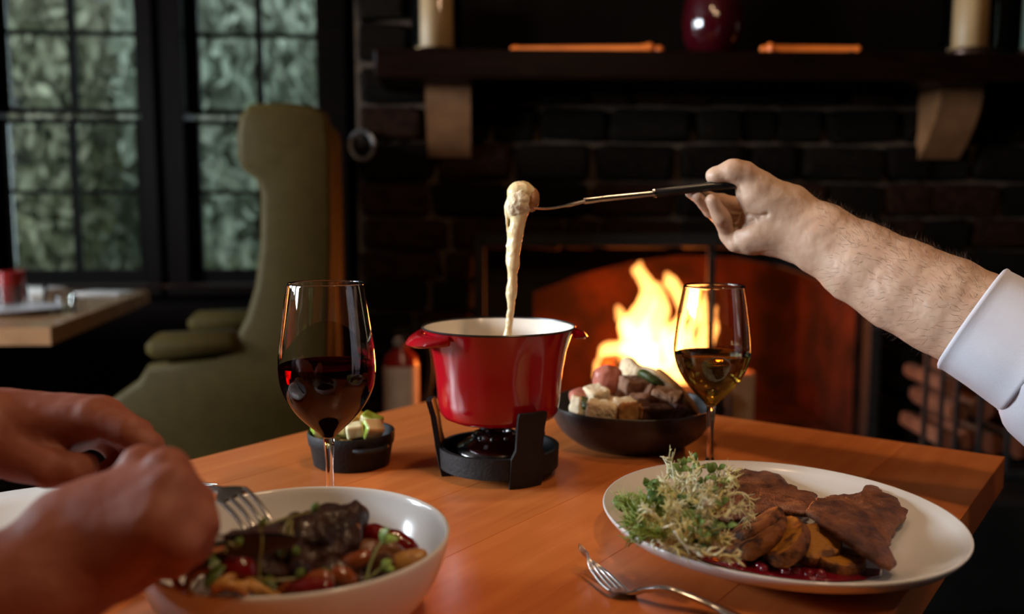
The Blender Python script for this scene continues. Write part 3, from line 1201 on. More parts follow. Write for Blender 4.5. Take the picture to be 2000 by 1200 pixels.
def side_panel(y, th, grow=0.0):
    pts = [chp(px, py, y) for px, py in out]
    c2 = [(p.x, p.z) for p in pts]
    mb = MB()
    n = len(pts)
    cen = sum(pts, Vector()) / n
    rings = []
    for off, ins in ((0.0, 0.018), (0.006, 0.006), (0.018, 0.0), (th - 0.018, 0.0), (th - 0.006, 0.006), (th, 0.018)):
        ring_ = []
        for i in range(n):
            p, a, b2 = pts[i], pts[i - 1], pts[(i + 1) % n]
            t = (b2 - a).normalized()
            nrm = Vector((-t.z, 0, t.x)) if True else None
            nrm = t.cross(cn_).normalized()
            ring_.append(p + nrm * ins * -1 + cn_ * off)
        rings.append(ring_)
    # inward direction check
    if (rings[0][0] - cen).length > (pts[0] - cen).length:
        for k, (off, ins) in enumerate(((0.0, 0.018), (0.006, 0.006), (0.018, 0.0), (th - 0.018, 0.0), (th - 0.006, 0.006), (th, 0.018))):
            rings[k] = [pts[i] + ((pts[(i + 1) % n] - pts[i - 1]).normalized().cross(cn_)) * ins + cn_ * off for i in range(n)]
    vs = [p for r_ in rings for p in r_]
    fs = [tuple(range(n)), tuple(range(6 * n - 1, 5 * n - 1, -1))]
    for i in range(5):
        for k in range(n):
            fs.append((i * n + k, i * n + (k + 1) % n, (i + 1) * n + (k + 1) % n, (i + 1) * n + k)[::-1])
    mb.add(vs, fs)
    return mb


Y1, TH, WID = 2.12, 0.06, 0.56
build('side_wing', side_panel(Y1, TH), OLIVE, ch, sharp=60)
p0 = chp(652, 300, Y1)
mb2 = side_panel(Y1, TH)
mb2.v = [tuple(Vector(v) + cn_ * (WID - TH)) for v in mb2.v]
build('side_wing', mb2, OLIVE, ch, sharp=60)
# back cushion between the wings
rotc = Euler((0, 0, -CT))
a, bq = chp(628, 225, Y1), chp(625, 960, Y1)
mb = MB()
mb.box((a + bq) / 2 + cn_ * WID / 2 + Vector((-0.02, 0, 0)), (0.13, WID - TH * 1.4, a.z - bq.z), rotc, 0.03)
build('back_cushion', mb, OLIVE, ch, sharp=60)
s0, s1 = chp(250, 745, Y1), chp(600, 745, Y1)
mb = MB()
mb.box((s0 + s1) / 2 + cn_ * WID / 2 + Vector((0, 0, -0.16)), ((s1 - s0).length, WID - TH * 2, 0.14), rotc, 0.035)
build('seat_cushion', mb, OLIVE, ch, sharp=60)
f0, f1 = chp(262, 900, Y1), chp(625, 900, Y1)
mb = MB()
mb.box(Vector(((f0.x + f1.x) / 2, 0, 0.27)) + Vector((0, (f0.y + f1.y) / 2, 0)) + cn_ * WID / 2, ((f1 - f0).length, WID - TH * 1.6, 0.14), rotc, 0.02)
build('seat_frame', mb, OLIVE, ch)
for off in (-0.015, WID - 0.085):
    a, bq = chp(284, 683, Y1), chp(470, 672, Y1)
    mb = MB()
    mb.box((a + bq) / 2 + cn_ * (off + 0.05), ((bq - a).length, 0.105, 0.062), Euler((0, -0.03, -CT)), 0.022)
    build('armrest', mb, OLIVE, ch, sharp=60)
for px in (290, 610):
    for off in (0.05, WID - 0.05):
        q = chp(px, 985, Y1) + cn_ * off
        mb = MB()
        mb.tube([(q.x, q.y, 0.36), (q.x, q.y, 0.2), (q.x, q.y, 0.0)], [0.03, 0.026, 0.016], 10)
        build('leg', mb, DARKWOOD, ch)

# ------------------------------------------------------------------ window table on the left and what stands on it
BTW = mat('brown_table_wood', (0.33, 0.17, 0.08), (0.24, 0.115, 0.05), 8, 0.25, stretch=(1, 6, 1), bump=0.1, coat=0.3)
tz = 0.75
qa, qb, qc = T(98, 640, tz), T(292, 568, tz), T(-150, 563, tz)
qd = Vector((-2.9, 2.12, tz))
bt = root('window_table', Vector(((qa.x + qc.x) / 2, 2.6, 0)), 'brown wooden table laid for a meal under the windows', 'table')
poly = [qa, qb, Vector((-3.0, 3.38, tz)), qd]
mb = MB()
mb.prism([p - Vector((0, 0, 0.045)) for p in poly], (0, 0, 0.045))
build('table_top', mb, BTW, bt, smooth=False)
mb = MB()
ctr = Vector((-1.95, 2.75, 0))
mb.box(ctr + Vector((0, 0, 0.36)), (0.10, 0.10, 0.69), bev=0.005)
build('pedestal', mb, DARKWOOD, bt)
mb = MB()
mb.box(ctr + Vector((0, 0, 0.02)), (0.6, 0.5, 0.04), bev=0.01)
build('foot', mb, DARKWOOD, bt)
b = T(22, 590, tz)
t = root('votive_candle', b, 'red glass votive holder on the window table', 'candle')
mb = MB()
mb.lathe(b, [(0, 0), (0.034, 0), (0.040, 0.01), (0.046, 0.10), (0.043, 0.10), (0.037, 0.012), (0, 0.008)], 28)
build('holder', mb, mat('red_votive_glass', (0.22, 0.012, 0.012), (0.16, 0.01, 0.01), 10, 0.15), t)
mb = MB()
mb.lathe(b, [(0, 0.009), (0.036, 0.012), (0.039, 0.05), (0, 0.052)], 20)
build('candle', mb, WAX, t)
for px, py, h_, lab in ((18, 605, .07, 'clear tumbler on the window table nearest the frame edge'), (72, 598, .065, 'clear tumbler on the window table beside the folded napkin'), (128, 604, .04, 'small clear glass dish on the window table near its corner')):
    b = T(px, py, tz)
    mb = MB()
    mb.lathe(b, [(0, 0), (0.027, 0), (0.033, h_), (0.0305, h_), (0.025, 0.008), (0, 0.008)], 28)
    build('tumbler', mb, THIN, label=lab, cat='glass')
b = T(38, 612, tz)
mb = MB()
mb.lathe(b, [(0, 0), (0.06, 0), (0.115, 0.014), (0.115, 0.018), (0.06, 0.005), (0, 0.005)], 36)
build('side_plate', mb, mat('grey_stoneware', (0.32, 0.30, 0.31), (0.26, 0.24, 0.25), 12, 0.3), label='grey plate on the window table in front of the tumblers', cat='plate')
NAP = mat('white_napkin_linen', (0.55, 0.52, 0.50), (0.48, 0.45, 0.43), 60, 0.8)
b = T(80, 575, tz)
mb = MB()
mb.box(b + Vector((0, 0, 0.012)), (0.16, 0.10, 0.024), Euler((0, 0, -0.4)), 0.008)
build('napkin', mb, NAP, label='folded cream napkin on the window table', cat='napkin')
b = T(205, 574, tz)
mb = MB()
mb.box(b + Vector((0, 0, 0.004)), (0.17, 0.11, 0.006), Euler((0, 0, -0.15)), 0.002)
build('menu_card', mb, mat('pale_card', (0.62, 0.60, 0.58), rough=0.3), label='pale menu card lying near the far edge of the window table', cat='menu')

# ------------------------------------------------------------------ dining table
TZ = 0.75
C0 = Vector((-0.024, 1.453, 0))
LD = Vector((-0.6, -0.8, 0))
AD = Vector((0.8, -0.6, 0))
TW, TL = 0.7475, 1.25
TANG = math.atan2(LD.y, LD.x)


def table_wood():
    m = bpy.data.materials.new('oiled_maple')
    m.use_nodes = True
    nt = m.node_tree
    b = nt.nodes['Principled BSDF']
    b.inputs['Roughness'].default_value = 0.33
    b.inputs['Coat Weight'].default_value = 0.35
    b.inputs['Coat Roughness'].default_value = 0.22
    tc = nt.nodes.new('ShaderNodeTexCoord')
    oi = nt.nodes.new('ShaderNodeObjectInfo')
    ad = nt.nodes.new('ShaderNodeVectorMath')
    ml = nt.nodes.new('ShaderNodeMath'); ml.operation = 'MULTIPLY'; ml.inputs[1].default_value = 9.0
    mp = nt.nodes.new('ShaderNodeMapping')
    mp.inputs['Scale'].default_value = (1.2, 14, 14)
    nz = nt.nodes.new('ShaderNodeTexNoise')
    nz.inputs['Scale'].default_value = 5
    nz.inputs['Detail'].default_value = 6
    nz.inputs['Distortion'].default_value = 0.6
    cr = nt.nodes.new('ShaderNodeValToRGB')
    cr.color_ramp.elements[0].position, cr.color_ramp.elements[1].position = 0.30, 0.72
    cr.color_ramp.elements[0].color = (0.60, 0.158, 0.035, 1)
    cr.color_ramp.elements[1].color = (0.72, 0.222, 0.056, 1)
    hs = nt.nodes.new('ShaderNodeHueSaturation')
    mr = nt.nodes.new('ShaderNodeMapRange')
    mr.inputs[3].default_value, mr.inputs[4].default_value = 0.88, 1.10
    L = nt.links.new
    L(oi.outputs['Random'], ml.inputs[0])
    L(tc.outputs['Object'], ad.inputs[0]); L(ml.outputs[0], ad.inputs[1])
    L(ad.outputs[0], mp.inputs['Vector']); L(mp.outputs[0], nz.inputs['Vector'])
    L(nz.outputs['Fac'], cr.inputs[0]); L(cr.outputs[0], hs.inputs['Color'])
    L(oi.outputs['Random'], mr.inputs[0]); L(mr.outputs[0], hs.inputs['Value'])
    L(hs.outputs[0], b.inputs['Base Color'])
    bp = nt.nodes.new('ShaderNodeBump'); bp.inputs['Strength'].default_value = 0.06; bp.inputs['Distance'].default_value = 0.001
    L(nz.outputs['Fac'], bp.inputs['Height']); L(bp.outputs[0], b.inputs['Normal'])
    return m


MAPLE = table_wood()
tb = root('dining_table', C0 + LD * TL / 2 + AD * TW / 2, 'orange-toned maple plank table set with fondue, plates and wine', 'table')
NP = 7
pw = TW / NP
for i in range(NP):
    ln = TL
    me_b = MB().box((0, 0, -0.0185), (ln, pw - 0.0001, 0.037), bev=0.0004)
    me = mesh_of('plank', me_b.v, me_b.f, MAPLE, False)
    o = bpy.data.objects.new('plank', me)
    COL.objects.link(o)
    o.parent = tb
    o.location = C0 + LD * TL / 2 + AD * (pw * (i + .5)) + Vector((0, 0, TZ)) - BASE[tb.name]
    o.rotation_euler = (0, 0, TANG)
rt_ = Euler((0, 0, TANG))
cc = C0 + LD * TL * .5 + AD * TW / 2
mb = MB()
mb.box(cc + Vector((0, 0, 0.37)), (0.12, 0.12, 0.686), rt_, 0.006)
build('pedestal', mb, IRON, tb)
mb = MB()
mb.box(cc + Vector((0, 0, 0.014)), (0.7, 0.5, 0.026), rt_, 0.01)
build('base_plate', mb, IRON, tb)

# ------------------------------------------------------------------ fondue pot and its burner stand
RED = mat('red_enamel', (0.37, 0.004, 0.010), (0.31, 0.003, 0.008), 6, 0.16, coat=0.5)
CREAM = mat('cream_enamel', (0.78, 0.71, 0.62), (0.74, 0.66, 0.56), 8, 0.18, coat=0.3)
BLKRIM = mat('black_enamel_rim', (0.02, 0.016, 0.014), rough=0.3)
CAST = mat('black_cast_iron', (0.008, 0.007, 0.007), (0.013, 0.012, 0.011), 90, 0.62, bump=0.25, bscale=300, spec=0.3)
PC = Vector((-0.0143, 0.942, TZ))
pz0, pz1 = 0.062, 0.1615
pot = root('fondue_pot', PC + Vector((0, 0, pz0)), 'glossy red enamelled fondue pot with cream inside', 'pot')
prof = [(0, 0.0), (0.054, 0.0), (0.0605, 0.003), (0.0645, 0.009), (0.0660, 0.020), (0.0685, 0.050), (0.0725, 0.073), (0.0780, 0.090), (0.0822, 0.0985)]
mb = MB()
mb.lathe(PC + Vector((0, 0, pz0)), prof, 96)
build('pot_body', mb, RED, pot, sharp=60)
mb = MB()
mb.lathe(PC + Vector((0, 0, pz0)), [(0.0821, 0.0980), (0.0829, 0.0992), (0.0822, 0.1003), (0.0810, 0.1000), (0.0806, 0.0985)], 96)
build('rim', mb, BLKRIM, pot)
mb = MB()
mb.lathe(PC + Vector((0, 0, pz0)), [(0.0806, 0.0985), (0.0758, 0.088), (0.0705, 0.072), (0.0665, 0.050), (0.0640, 0.020), (0.060, 0.008), (0.052, 0.004), (0, 0.004)], 96)
build('enamel_lining', mb, CREAM, pot, sharp=60)
# lug handle at the left, a small one on the far right
for ang, rr0, wd, nm in ((math.radians(203), 0.0185, 0.034, 'handle'), (math.radians(23), 0.0185, 0.034, 'handle')):
    mb = MB()
    dr = Vector((math.cos(ang), math.sin(ang), 0))
    sd = Vector((-dr.y, dr.x, 0))
    n, m_ = 21, 8
    vs, fs = [], []
    for i in range(n):
        t = -1 + 2 * i / (n - 1)
        a2 = ang + t * wd / 0.08 * 1.25
        ex = rr0 * (math.cos(t * PI / 2) ** 0.8 if abs(t) < 1 else 0.0)
        d2 = Vector((math.cos(a2), math.sin(a2), 0))
        rad = 0.0796
        for k in range(m_):
            g = 2 * PI * k / m_
            rr2 = rad + (ex + 0.004) * (0.5 + 0.5 * math.cos(g))
            zz = pz0 + 0.0885 + 0.0048 * math.sin(g) - 0.35 * max(0, (rr2 - rad)) + 0.004
            vs.append(PC + d2 * rr2 + Vector((0, 0, zz)))
    for i in range(n - 1):
        for k in range(m_):
            fs.append((i * m_ + k, i * m_ + (k + 1) % m_, (i + 1) * m_ + (k + 1) % m_, (i + 1) * m_ + k))
    fs += [tuple(range(m_)), tuple(range(n * m_ - 1, (n - 1) * m_ - 1, -1))]
    mb.add(vs, [f[::-1] for f in fs])
    build(nm, mb, RED, pot, sharp=70)
mb = MB()
mb.lathe(PC + Vector((0, 0, pz0 + 0.0)), [(0, 0.052), (0.05, 0.0515), (0.0662, 0.0525), (0.0662, 0.045), (0, 0.042)], 48)
roughen(mb, 0.0006, 60)
CHEESE = mat('melted_cheese', (0.80, 0.64, 0.36), (0.72, 0.54, 0.28), 30, 0.28, sss=0.25, bump=0.2, bscale=120)
build('cheese_fondue', mb, CHEESE, label='pale yellow melted cheese filling the red pot', cat='cheese')

st = root('burner_stand', PC, 'black cast iron fondue stand under the red pot', 'stand')
SR = 0.0635
mb = MB()
mb.lathe(PC, [(SR - 0.004, 0.010), (SR + 0.001, 0.010), (SR + 0.002, 0.032), (SR - 0.003, 0.032)], 64, closed=True)
build('ring_band', mb, CAST, st)
mb = MB()
mb.lathe(PC, [(0, 0.010), (SR - 0.002, 0.010), (SR - 0.002, 0.0135), (0, 0.0135)], 64)
build('floor_plate', mb, CAST, st)
for ang in (-62, 58, 178):
    a = math.radians(ang)
    mb = MB()
    vs = []
    prof_ = [(0.000, -0.006, 0.30), (0.012, -0.003, 0.30), (0.032, 0.0005, 0.29), (0.042, 0.0015, 0.22), (0.065, 0.005, 0.215), (0.0775, 0.0085, 0.215), (0.0815, 0.0095, 0.20)]
    nS = 7
    for off in (0.0, 0.0062):
        for zz, dr_, hw in prof_:
            for i in range(nS):
                t = -1 + 2 * i / (nS - 1)
                rad = SR + dr_ - 0.0005 + off
                vs.append(PC + Vector((math.cos(a + t * hw) * rad, math.sin(a + t * hw) * rad, zz)))
    fs = []
    nz_ = len(prof_)
    for sgn, o_ in ((1, 0), (-1, nz_ * nS)):
        for i in range(nz_ - 1):
            for k in range(nS - 1):
                f_ = (o_ + i * nS + k, o_ + (i + 1) * nS + k, o_ + (i + 1) * nS + k + 1, o_ + i * nS + k + 1)
                fs.append(f_ if sgn > 0 else f_[::-1])
    H2 = nz_ * nS
    for i in range(nz_ - 1):
        fs.append((i * nS, H2 + i * nS, H2 + (i + 1) * nS, (i + 1) * nS))
        fs.append((i * nS + nS - 1, (i + 1) * nS + nS - 1, H2 + (i + 1) * nS + nS - 1, H2 + i * nS + nS - 1))
    for k in range(nS - 1):
        fs.append((k, k + 1, H2 + k + 1, H2 + k))
        q = (nz_ - 1) * nS
        fs.append((q + k, H2 + q + k, H2 + q + k + 1, q + k + 1))
    mb.add(vs, fs)
    build('leg', mb, CAST, st, sharp=35)
# spirit burner inside the stand
BURN = mat('dark_chrome', (0.16, 0.15, 0.15), (0.11, 0.10, 0.10), 20, 0.16, metal=1.0)
bc = PC + Vector((-0.004, 0.0, 0.0138))
bu = root('spirit_burner', bc, 'dark chrome spirit burner sitting in the stand below the pot', 'burner')
mb = MB()
mb.lathe(bc, [(0, 0), (0.040, 0), (0.044, 0.004), (0.045, 0.010), (0.0435, 0.014), (0.040, 0.0185), (0.033, 0.0225), (0.026, 0.0255), (0.0235, 0.029), (0.0215, 0.0325), (0.0185, 0.034), (0.017, 0.033), (0.016, 0.027), (0, 0.026)], 64)
build('burner_body', mb, BURN, bu, sharp=60)
for k in range(10):
    g = 2 * PI * k / 10 + .2
    mb = MB()
    mb.ball(bc + Vector((math.cos(g) * 0.0235, math.sin(g) * 0.0235, 0.0285)), 0.0026, 10, 6, (1, 1, 1))
    build('air_hole', mb, BLKRIM, bu)
mb = MB()
mb.ball(bc + Vector((-0.012, 0.004, 0.040)), 0.0115, 14, 6, (1.1, 1, .36))
mb.tube([bc + Vector((-0.012, 0.004, 0.034)), bc + Vector((-0.012, 0.004, 0.041))], 0.004, 10)
mb.box(bc + Vector((-0.001, 0.0, 0.039)), (0.022, 0.009, 0.004), bev=0.0015)
build('snuffer_knob', mb, mat('grey_rubber', (0.06, 0.065, 0.07), (0.04, 0.04, 0.045), 30, 0.5), bu)

# ------------------------------------------------------------------ wine glasses
WINE_R = make_glass('red_wine', (0.20, 0.004, 0.010), 1.34)
WINE_W = make_glass('white_wine', (0.86, 0.74, 0.36), 1.34)


def wine_glass(c, H, prof, fill, wmat, lab, wlab):
    """prof: outside (r, z) from the bottom of the bowl up, z as share of H"""
    g = root('wine_glass', c, lab, 'wine glass')
    th = 0.0011
    o = [(r_, z_ * H) for r_, z_ in prof]
    foot = [(0, 0), (0.034, 0), (0.0355, 0.0010), (0.034, 0.0020), (0.015, 0.0040), (0.0058, 0.008), (0.0040, 0.018), (0.0036, 0.040), (0.0037, o[0][1] - 0.022), (0.0050, o[0][1] - 0.007)]
    inner = []
    for i, (r_, z_) in enumerate(o):
        if i == 0:
            continue
        inner.append((max(0.0005, r_ - th * (1.0 if i > 2 else 1.4)), z_ + (0.0006 if i < 4 else 0)))
    inner[-1] = (o[-1][0] - th * .8, o[-1][1])
    pr = foot + o + [(o[-1][0] - th * .4, o[-1][1] + 0.0004)] + inner[::-1] + [(0, inner[0][1] - 0.0006)]
    mb = MB()
    mb.lathe(c, pr, 72)
    build('glass', mb, CLEAR, g, sharp=None)
    zf = fill * H
    wn_ = [(0, inner[0][1] - 0.0003)]
    for r_, z_ in inner:
        if z_ < zf - 0.0008:
            wn_.append((r_ + 0.00025, z_))
    for i in range(len(inner) - 1):
        if inner[i][1] <= zf <= inner[i + 1][1]:
            t = (zf - inner[i][1]) / (inner[i + 1][1] - inner[i][1])
            rf = inner[i][0] + (inner[i + 1][0] - inner[i][0]) * t + 0.00025
    wn_ += [(rf, zf + 0.0007), (rf - 0.0016, zf), (0, zf)]
    mb = MB()
    mb.lathe(c, wn_, 72)
    build('wine', mb, wmat, sharp=50, label=wlab, cat='wine')
    return g


def smooth_prof(p, n):
    q = arc_pts([Vector((a, b, 0)) for a, b in p], n)
    return [(v.x, v.y) for v in q]


GR = Vector((T(644, 980).x, 0.82, TZ))
GR.x = P(645, 980, 0.82).x
HR = 0.2172
# (radius in px of the photograph at the glass, row) turned into metres
s_px = 0.835 / FPX


def rows(lst, ybot, ytop, H):
    return [(w_ * s_px2, (ybot - y_) / (ybot - ytop)) for w_, y_ in lst]


s_px2 = 0.832 / FPX
pr = rows([(11, 847), (20, 836), (44, 815), (64, 794), (80, 770), (90, 746), (94, 722), (94, 700), (91.5, 672), (87, 640), (81, 600), (75, 562), (73, 553)], 985, 553, HR)
wine_glass(GR, HR, smooth_prof(pr, 34), (985 - 706) / (985 - 553), WINE_R, 'wine glass of red wine standing in front of the black ramekin', 'dark red wine filling the lower half of the larger glass')
GW = Vector((P(1386, 900, 0.942).x, 0.942, TZ))
HW = 0.2048
s_px2 = 0.955 / FPX
pr = rows([(8, 790), (16, 780), (38, 758), (57, 733), (69, 708), (74.5, 684), (74, 664), (70, 630), (65, 595), (60, 568), (58, 556)], 921, 557, HW)
wine_glass(GW, HW, smooth_prof(pr, 30), (921 - 688) / (921 - 557), WINE_W, 'wine glass of white wine standing behind the schnitzel plate', 'pale gold wine in the glass in front of the fire')

# ------------------------------------------------------------------ crockery
CHINA = mat('white_china', (0.80, 0.78, 0.75), (0.77, 0.75, 0.72), 5, 0.16, coat=0.4)
PLC = Vector((0.2245, 0.731, TZ))
PROT = math.radians(-66.5)
PA, PB = 0.155, 0.1438


def plate_h(fr):               # top surface height at a share of the rim radius
    return 0.0065 + 0.0225 * max(0.0, (fr - 0.52) / 0.48) ** 1.7


pm = Matrix.Rotation(PROT, 3, 'Z') @ Matrix.Diagonal((PA, PB, 1))
mb = MB()
pr = [(0, 0.0022), (0.50, 0.0022), (0.52, 0.0), (0.58, 0.0), (0.60, 0.0035)] + [(f_, plate_h(f_) - 0.0052) for f_ in (0.7, 0.8, 0.9, 0.96)] + [(0.990, 0.0262), (1.0, 0.0290), (0.996, 0.0303), (0.985, 0.0300)]
pr += [(f_, plate_h(f_)) for f_ in (0.95, 0.9, 0.82, 0.74, 0.66, 0.58, 0.5, 0.3)] + [(0, plate_h(0))]
mb.lathe(PLC, pr, 96, pm)
build('dinner_plate', mb, CHINA, sharp=None, label='large oval white plate of schnitzel, potatoes and salad', cat='plate')


def on_plate(px, py, lift=0.0):
    z_ = TZ + 0.012
    for _ in range(8):
        q = T(px, py, z_)
        d = pm.inverted() @ (q - PLC)
        z_ = TZ + plate_h(min(1, math.hypot(d.x, d.y))) + lift
    return T(px, py, z_)


def plate_z(q):
    d = pm.inverted() @ (Vector((q[0], q[1], 0)) - Vector((PLC.x, PLC.y, 0)))
    return TZ + plate_h(min(1, math.hypot(d.x, d.y)))


BC = Vector((-0.1462, 0.582, TZ))
BR = 0.1035
mb = MB()
bo = smooth_prof([(0.050, 0.0), (0.056, 0.001), (0.078, 0.013), (0.093, 0.032), (0.1005, 0.050), (0.1035, 0.0635)], 18)
bi = smooth_prof([(0.1005, 0.0635), (0.0965, 0.050), (0.088, 0.032), (0.072, 0.0155), (0.05, 0.0075), (0.0, 0.006)], 18)
mb.lathe(BC, [(0, 0.002), (0.046, 0.002)] + bo + [(0.1032, 0.0650), (0.1018, 0.0654)] + bi, 96)
build('pasta_bowl', mb, CHINA, sharp=None, label='white bowl of braised meat and vegetables under the knife and fork', cat='bowl')


def bowl_z(x, y_):
    r_ = math.hypot(x - BC.x, y_ - BC.y)
    pts = bi[::-1]
    for (r0, z0), (r1, z1) in zip(pts[:-1], pts[1:]):
        if r0 <= r_ <= r1: return TZ + z0 + (z1 - z0) * (r_ - r0) / (r1 - r0 + 1e-9)
    return TZ + 0.06


# side plate at the left diner's hand, with a dark-handled knife on it

SP = Vector((-0.405, 0.715, TZ))
mb = MB()
mb.lathe(SP, [(0, 0.002), (0.055, 0.002), (0.06, 0), (0.09, 0.010), (0.118, 0.0185), (0.1205, 0.0205), (0.118, 0.0212), (0.09, 0.0145), (0.06, 0.006), (0, 0.005)], 72)
build('side_plate', mb, CHINA, sharp=None, label='white side plate under the left diner\'s hands', cat='plate')
mb = MB()
a, bq = SP + Vector((-0.10, -0.075, 0.017)), SP + Vector((0.05, -0.04, 0.016))
mb.tube([a, a.lerp(bq, .3), a.lerp(bq, .8), bq], [0.006, 0.010, 0.010, 0.006], 10, flat=(1, .5), upv=(0, 0, 1))
bn = root('butter_knife', a.lerp(bq, .5), 'black-handled knife resting on the side plate', 'knife')
build('handle', mb, mat('black_resin', (0.012, 0.012, 0.012), rough=0.35), bn)
mb = MB()
mb.tube([bq, bq + Vector((0.02, .005, 0)), bq + Vector((0.085, 0.020, 0.003))], [0.006, 0.009, 0.003], 8, flat=(1, .15), upv=(0, 0, 1))
STEEL = mat('stainless_steel', (0.62, 0.60, 0.57), (0.55, 0.53, 0.50), 60, 0.2, metal=1.0)
build('blade', mb, STEEL, bn)

# black ramekin of fruit
RC = Vector((-0.1815, 0.978, TZ))
mb = MB()
rp = [(0, 0.001), (0.0395, 0.0), (0.0425, 0.002), (0.0462, 0.024), (0.0478, 0.0255), (0.0490, 0.0370), (0.0480, 0.0385), (0.0460, 0.0375), (0.0448, 0.030), (0.0405, 0.005), (0, 0.004)]
rk2 = root('ramekin', RC, 'small black cast iron ramekin of fruit behind the red wine', 'ramekin')
mb.lathe(RC, rp, 64)
build('pot_body', mb, CAST, rk2, sharp=50)
for ang in (-52, 128):
    a0 = math.radians(ang)
    mb = MB()
    pts = []
    for i in range(11):
        t = -1 + 2 * i / 10
        aa = a0 + t * 0.42
        rad = 0.047 + 0.0085 * math.cos(t * PI / 2) ** .6
        pts.append(RC + Vector((math.cos(aa) * rad, math.sin(aa) * rad, 0.0265)))
    mb.tube(pts, 0.0034, 8, flat=(1, .8), upv=(0, 0, 1))
    build('handle', mb, CAST, rk2)
# black bread pan
BPC = Vector((0.1475, 1.072, TZ))
PANM = mat('black_pan_iron', (0.022, 0.021, 0.020), (0.034, 0.031, 0.029), 40, 0.36, bump=0.1, bscale=200)
mb = MB()
pp = smooth_prof([(0.058, 0.0), (0.066, 0.001), (0.086, 0.016), (0.097, 0.034), (0.1015, 0.050)], 14)
pi_ = smooth_prof([(0.0985, 0.0495), (0.094, 0.034), (0.083, 0.018), (0.065, 0.0055), (0.0, 0.004)], 14)
mb.lathe(BPC, [(0, 0.001)] + pp + [(0.1012, 0.0512), (0.0995, 0.0512)] + pi_, 80)
build('bread_pan', mb, PANM, sharp=None, label='wide black iron pan heaped with bread cubes before the fire', cat='pan')


def pan_z(x, y_):
    r_ = math.hypot(x - BPC.x, y_ - BPC.y)
    pts = pi_[::-1]
    for (r0, z0), (r1, z1) in zip(pts[:-1], pts[1:]):
        if r0 <= r_ <= r1: return TZ + z0 + (z1 - z0) * (r_ - r0) / (r1 - r0 + 1e-9)
    return TZ + 0.05


# ------------------------------------------------------------------ table forks
def make_fork(path, normals, lab, cat='fork', mats=None, width=0.0125, tine_at=0.27, root_z=None, npath=40):
    """path: control points tine tip -> handle end; normals: the fork's face directions at both ends"""
    pts = arc_pts(path, npath)
    Ls = [0]
    for i in range(1, npath): Ls.append(Ls[-1] + (pts[i] - pts[i - 1]).length)
    tot = Ls[-1]

    def at(sv):
        sv = max(0, min(tot, sv))
        for i in range(1, npath):
            if Ls[i] >= sv - 1e-9:
                u = (sv - Ls[i - 1]) / max(1e-9, Ls[i] - Ls[i - 1])
                return pts[i - 1].lerp(pts[i], u), (pts[i] - pts[i - 1]).normalized()
        return pts[-1], (pts[-1] - pts[-2]).normalized()

    fr = root('fork', Vector((pts[0] + pts[-1]) / 2).xy.to_3d() + Vector((0, 0, min(p.z for p in pts))), lab, cat)
    m_ = mats or STEEL

    def ribbon(mb, s0, s1, wfun, tfun, offs=lambda s_: 0.0, n=14, seg=8):
        vs, fs = [], []
        for i in range(n):
            sv = s0 + (s1 - s0) * i / (n - 1)
            p, t = at(sv)
            q = Vector(normals[0]).lerp(Vector(normals[1]), sv / tot)
            sd = t.cross(q).normalized()
            nn = sd.cross(t).normalized()
            for k in range(seg):
                g = 2 * PI * (k + .5) / seg
                vs.append(p + sd * (offs(sv) + math.cos(g) * wfun(sv)) + nn * (math.sin(g) * tfun(sv)))
        for i in range(n - 1):
            for k in range(seg):
                fs.append((i * seg + k, i * seg + (k + 1) % seg, (i + 1) * seg + (k + 1) % seg, (i + 1) * seg + k))
        fs += [tuple(range(seg - 1, -1, -1)), tuple(range((n - 1) * seg, n * seg))]
        mb.add(vs, fs)

    tl = tot * tine_at
    head = tot * 0.415
    neck = tot * 0.50
    for k in range(4):
        c_ = (k - 1.5) / 1.5 * (width - 0.0016)
        mb = MB()
        ribbon(mb, 0, tl + 0.004, lambda s_: 0.0007 + 0.0010 * min(1, s_ / (tl * .35)), lambda s_: 0.0005 + 0.0007 * min(1, s_ / (tl * .3)), lambda s_: c_ * (0.93 + .07 * s_ / tl))
        build('tine', mb, m_, fr, sharp=60)
    mb = MB()

    def hw(s_):
        if s_ < head:
            u = (s_ - tl) / (head - tl)
            return width * (1 - 0.75 * max(0, u) ** 2.2)
        u = min(1, (s_ - head) / (tot - head))
        return width * .25 + (0.0085 - width * .25) * u ** 1.5

    def ht(s_):
        return 0.0011 if s_ < tl * 1.2 else 0.0011 + 0.0012 * min(1, (s_ - tl * 1.2) / (head - tl * 1.2))

    ribbon(mb, tl, tot, hw, ht, n=44, seg=12)
    build('handle', mb, m_, fr, sharp=60)
    return fr


# fork in front of the plate
fp_ = [T(1130, 1066, TZ + 0.022), T(1165, 1108, TZ + 0.0085), T(1215, 1158, TZ + 0.0022), T(1262, 1152, TZ + 0.010), T(1310, 1153, TZ + 0.0145), T(1400, 1187, TZ + 0.007), T(1500, 1240, TZ + 0.0035)]
make_fork(fp_, ((0.25, 0.45, 0.85), (0, 0, 1)), 'steel fork lying on bare wood in front of the schnitzel plate', width=0.0120, tine_at=0.30)
# fork lying behind the bowl, only its tines in view
make_fork([T(413, 951, TZ + 0.006), T(388, 951, TZ + 0.004), T(350, 953, TZ + 0.002), T(310, 955, TZ + 0.004), T(200, 965, TZ + 0.003), T(60, 980, TZ + 0.003)], ((0, 0, 1), (0, 0, 1)), 'steel fork lying on the table behind the pasta bowl, mostly hidden by the hand', width=0.011)

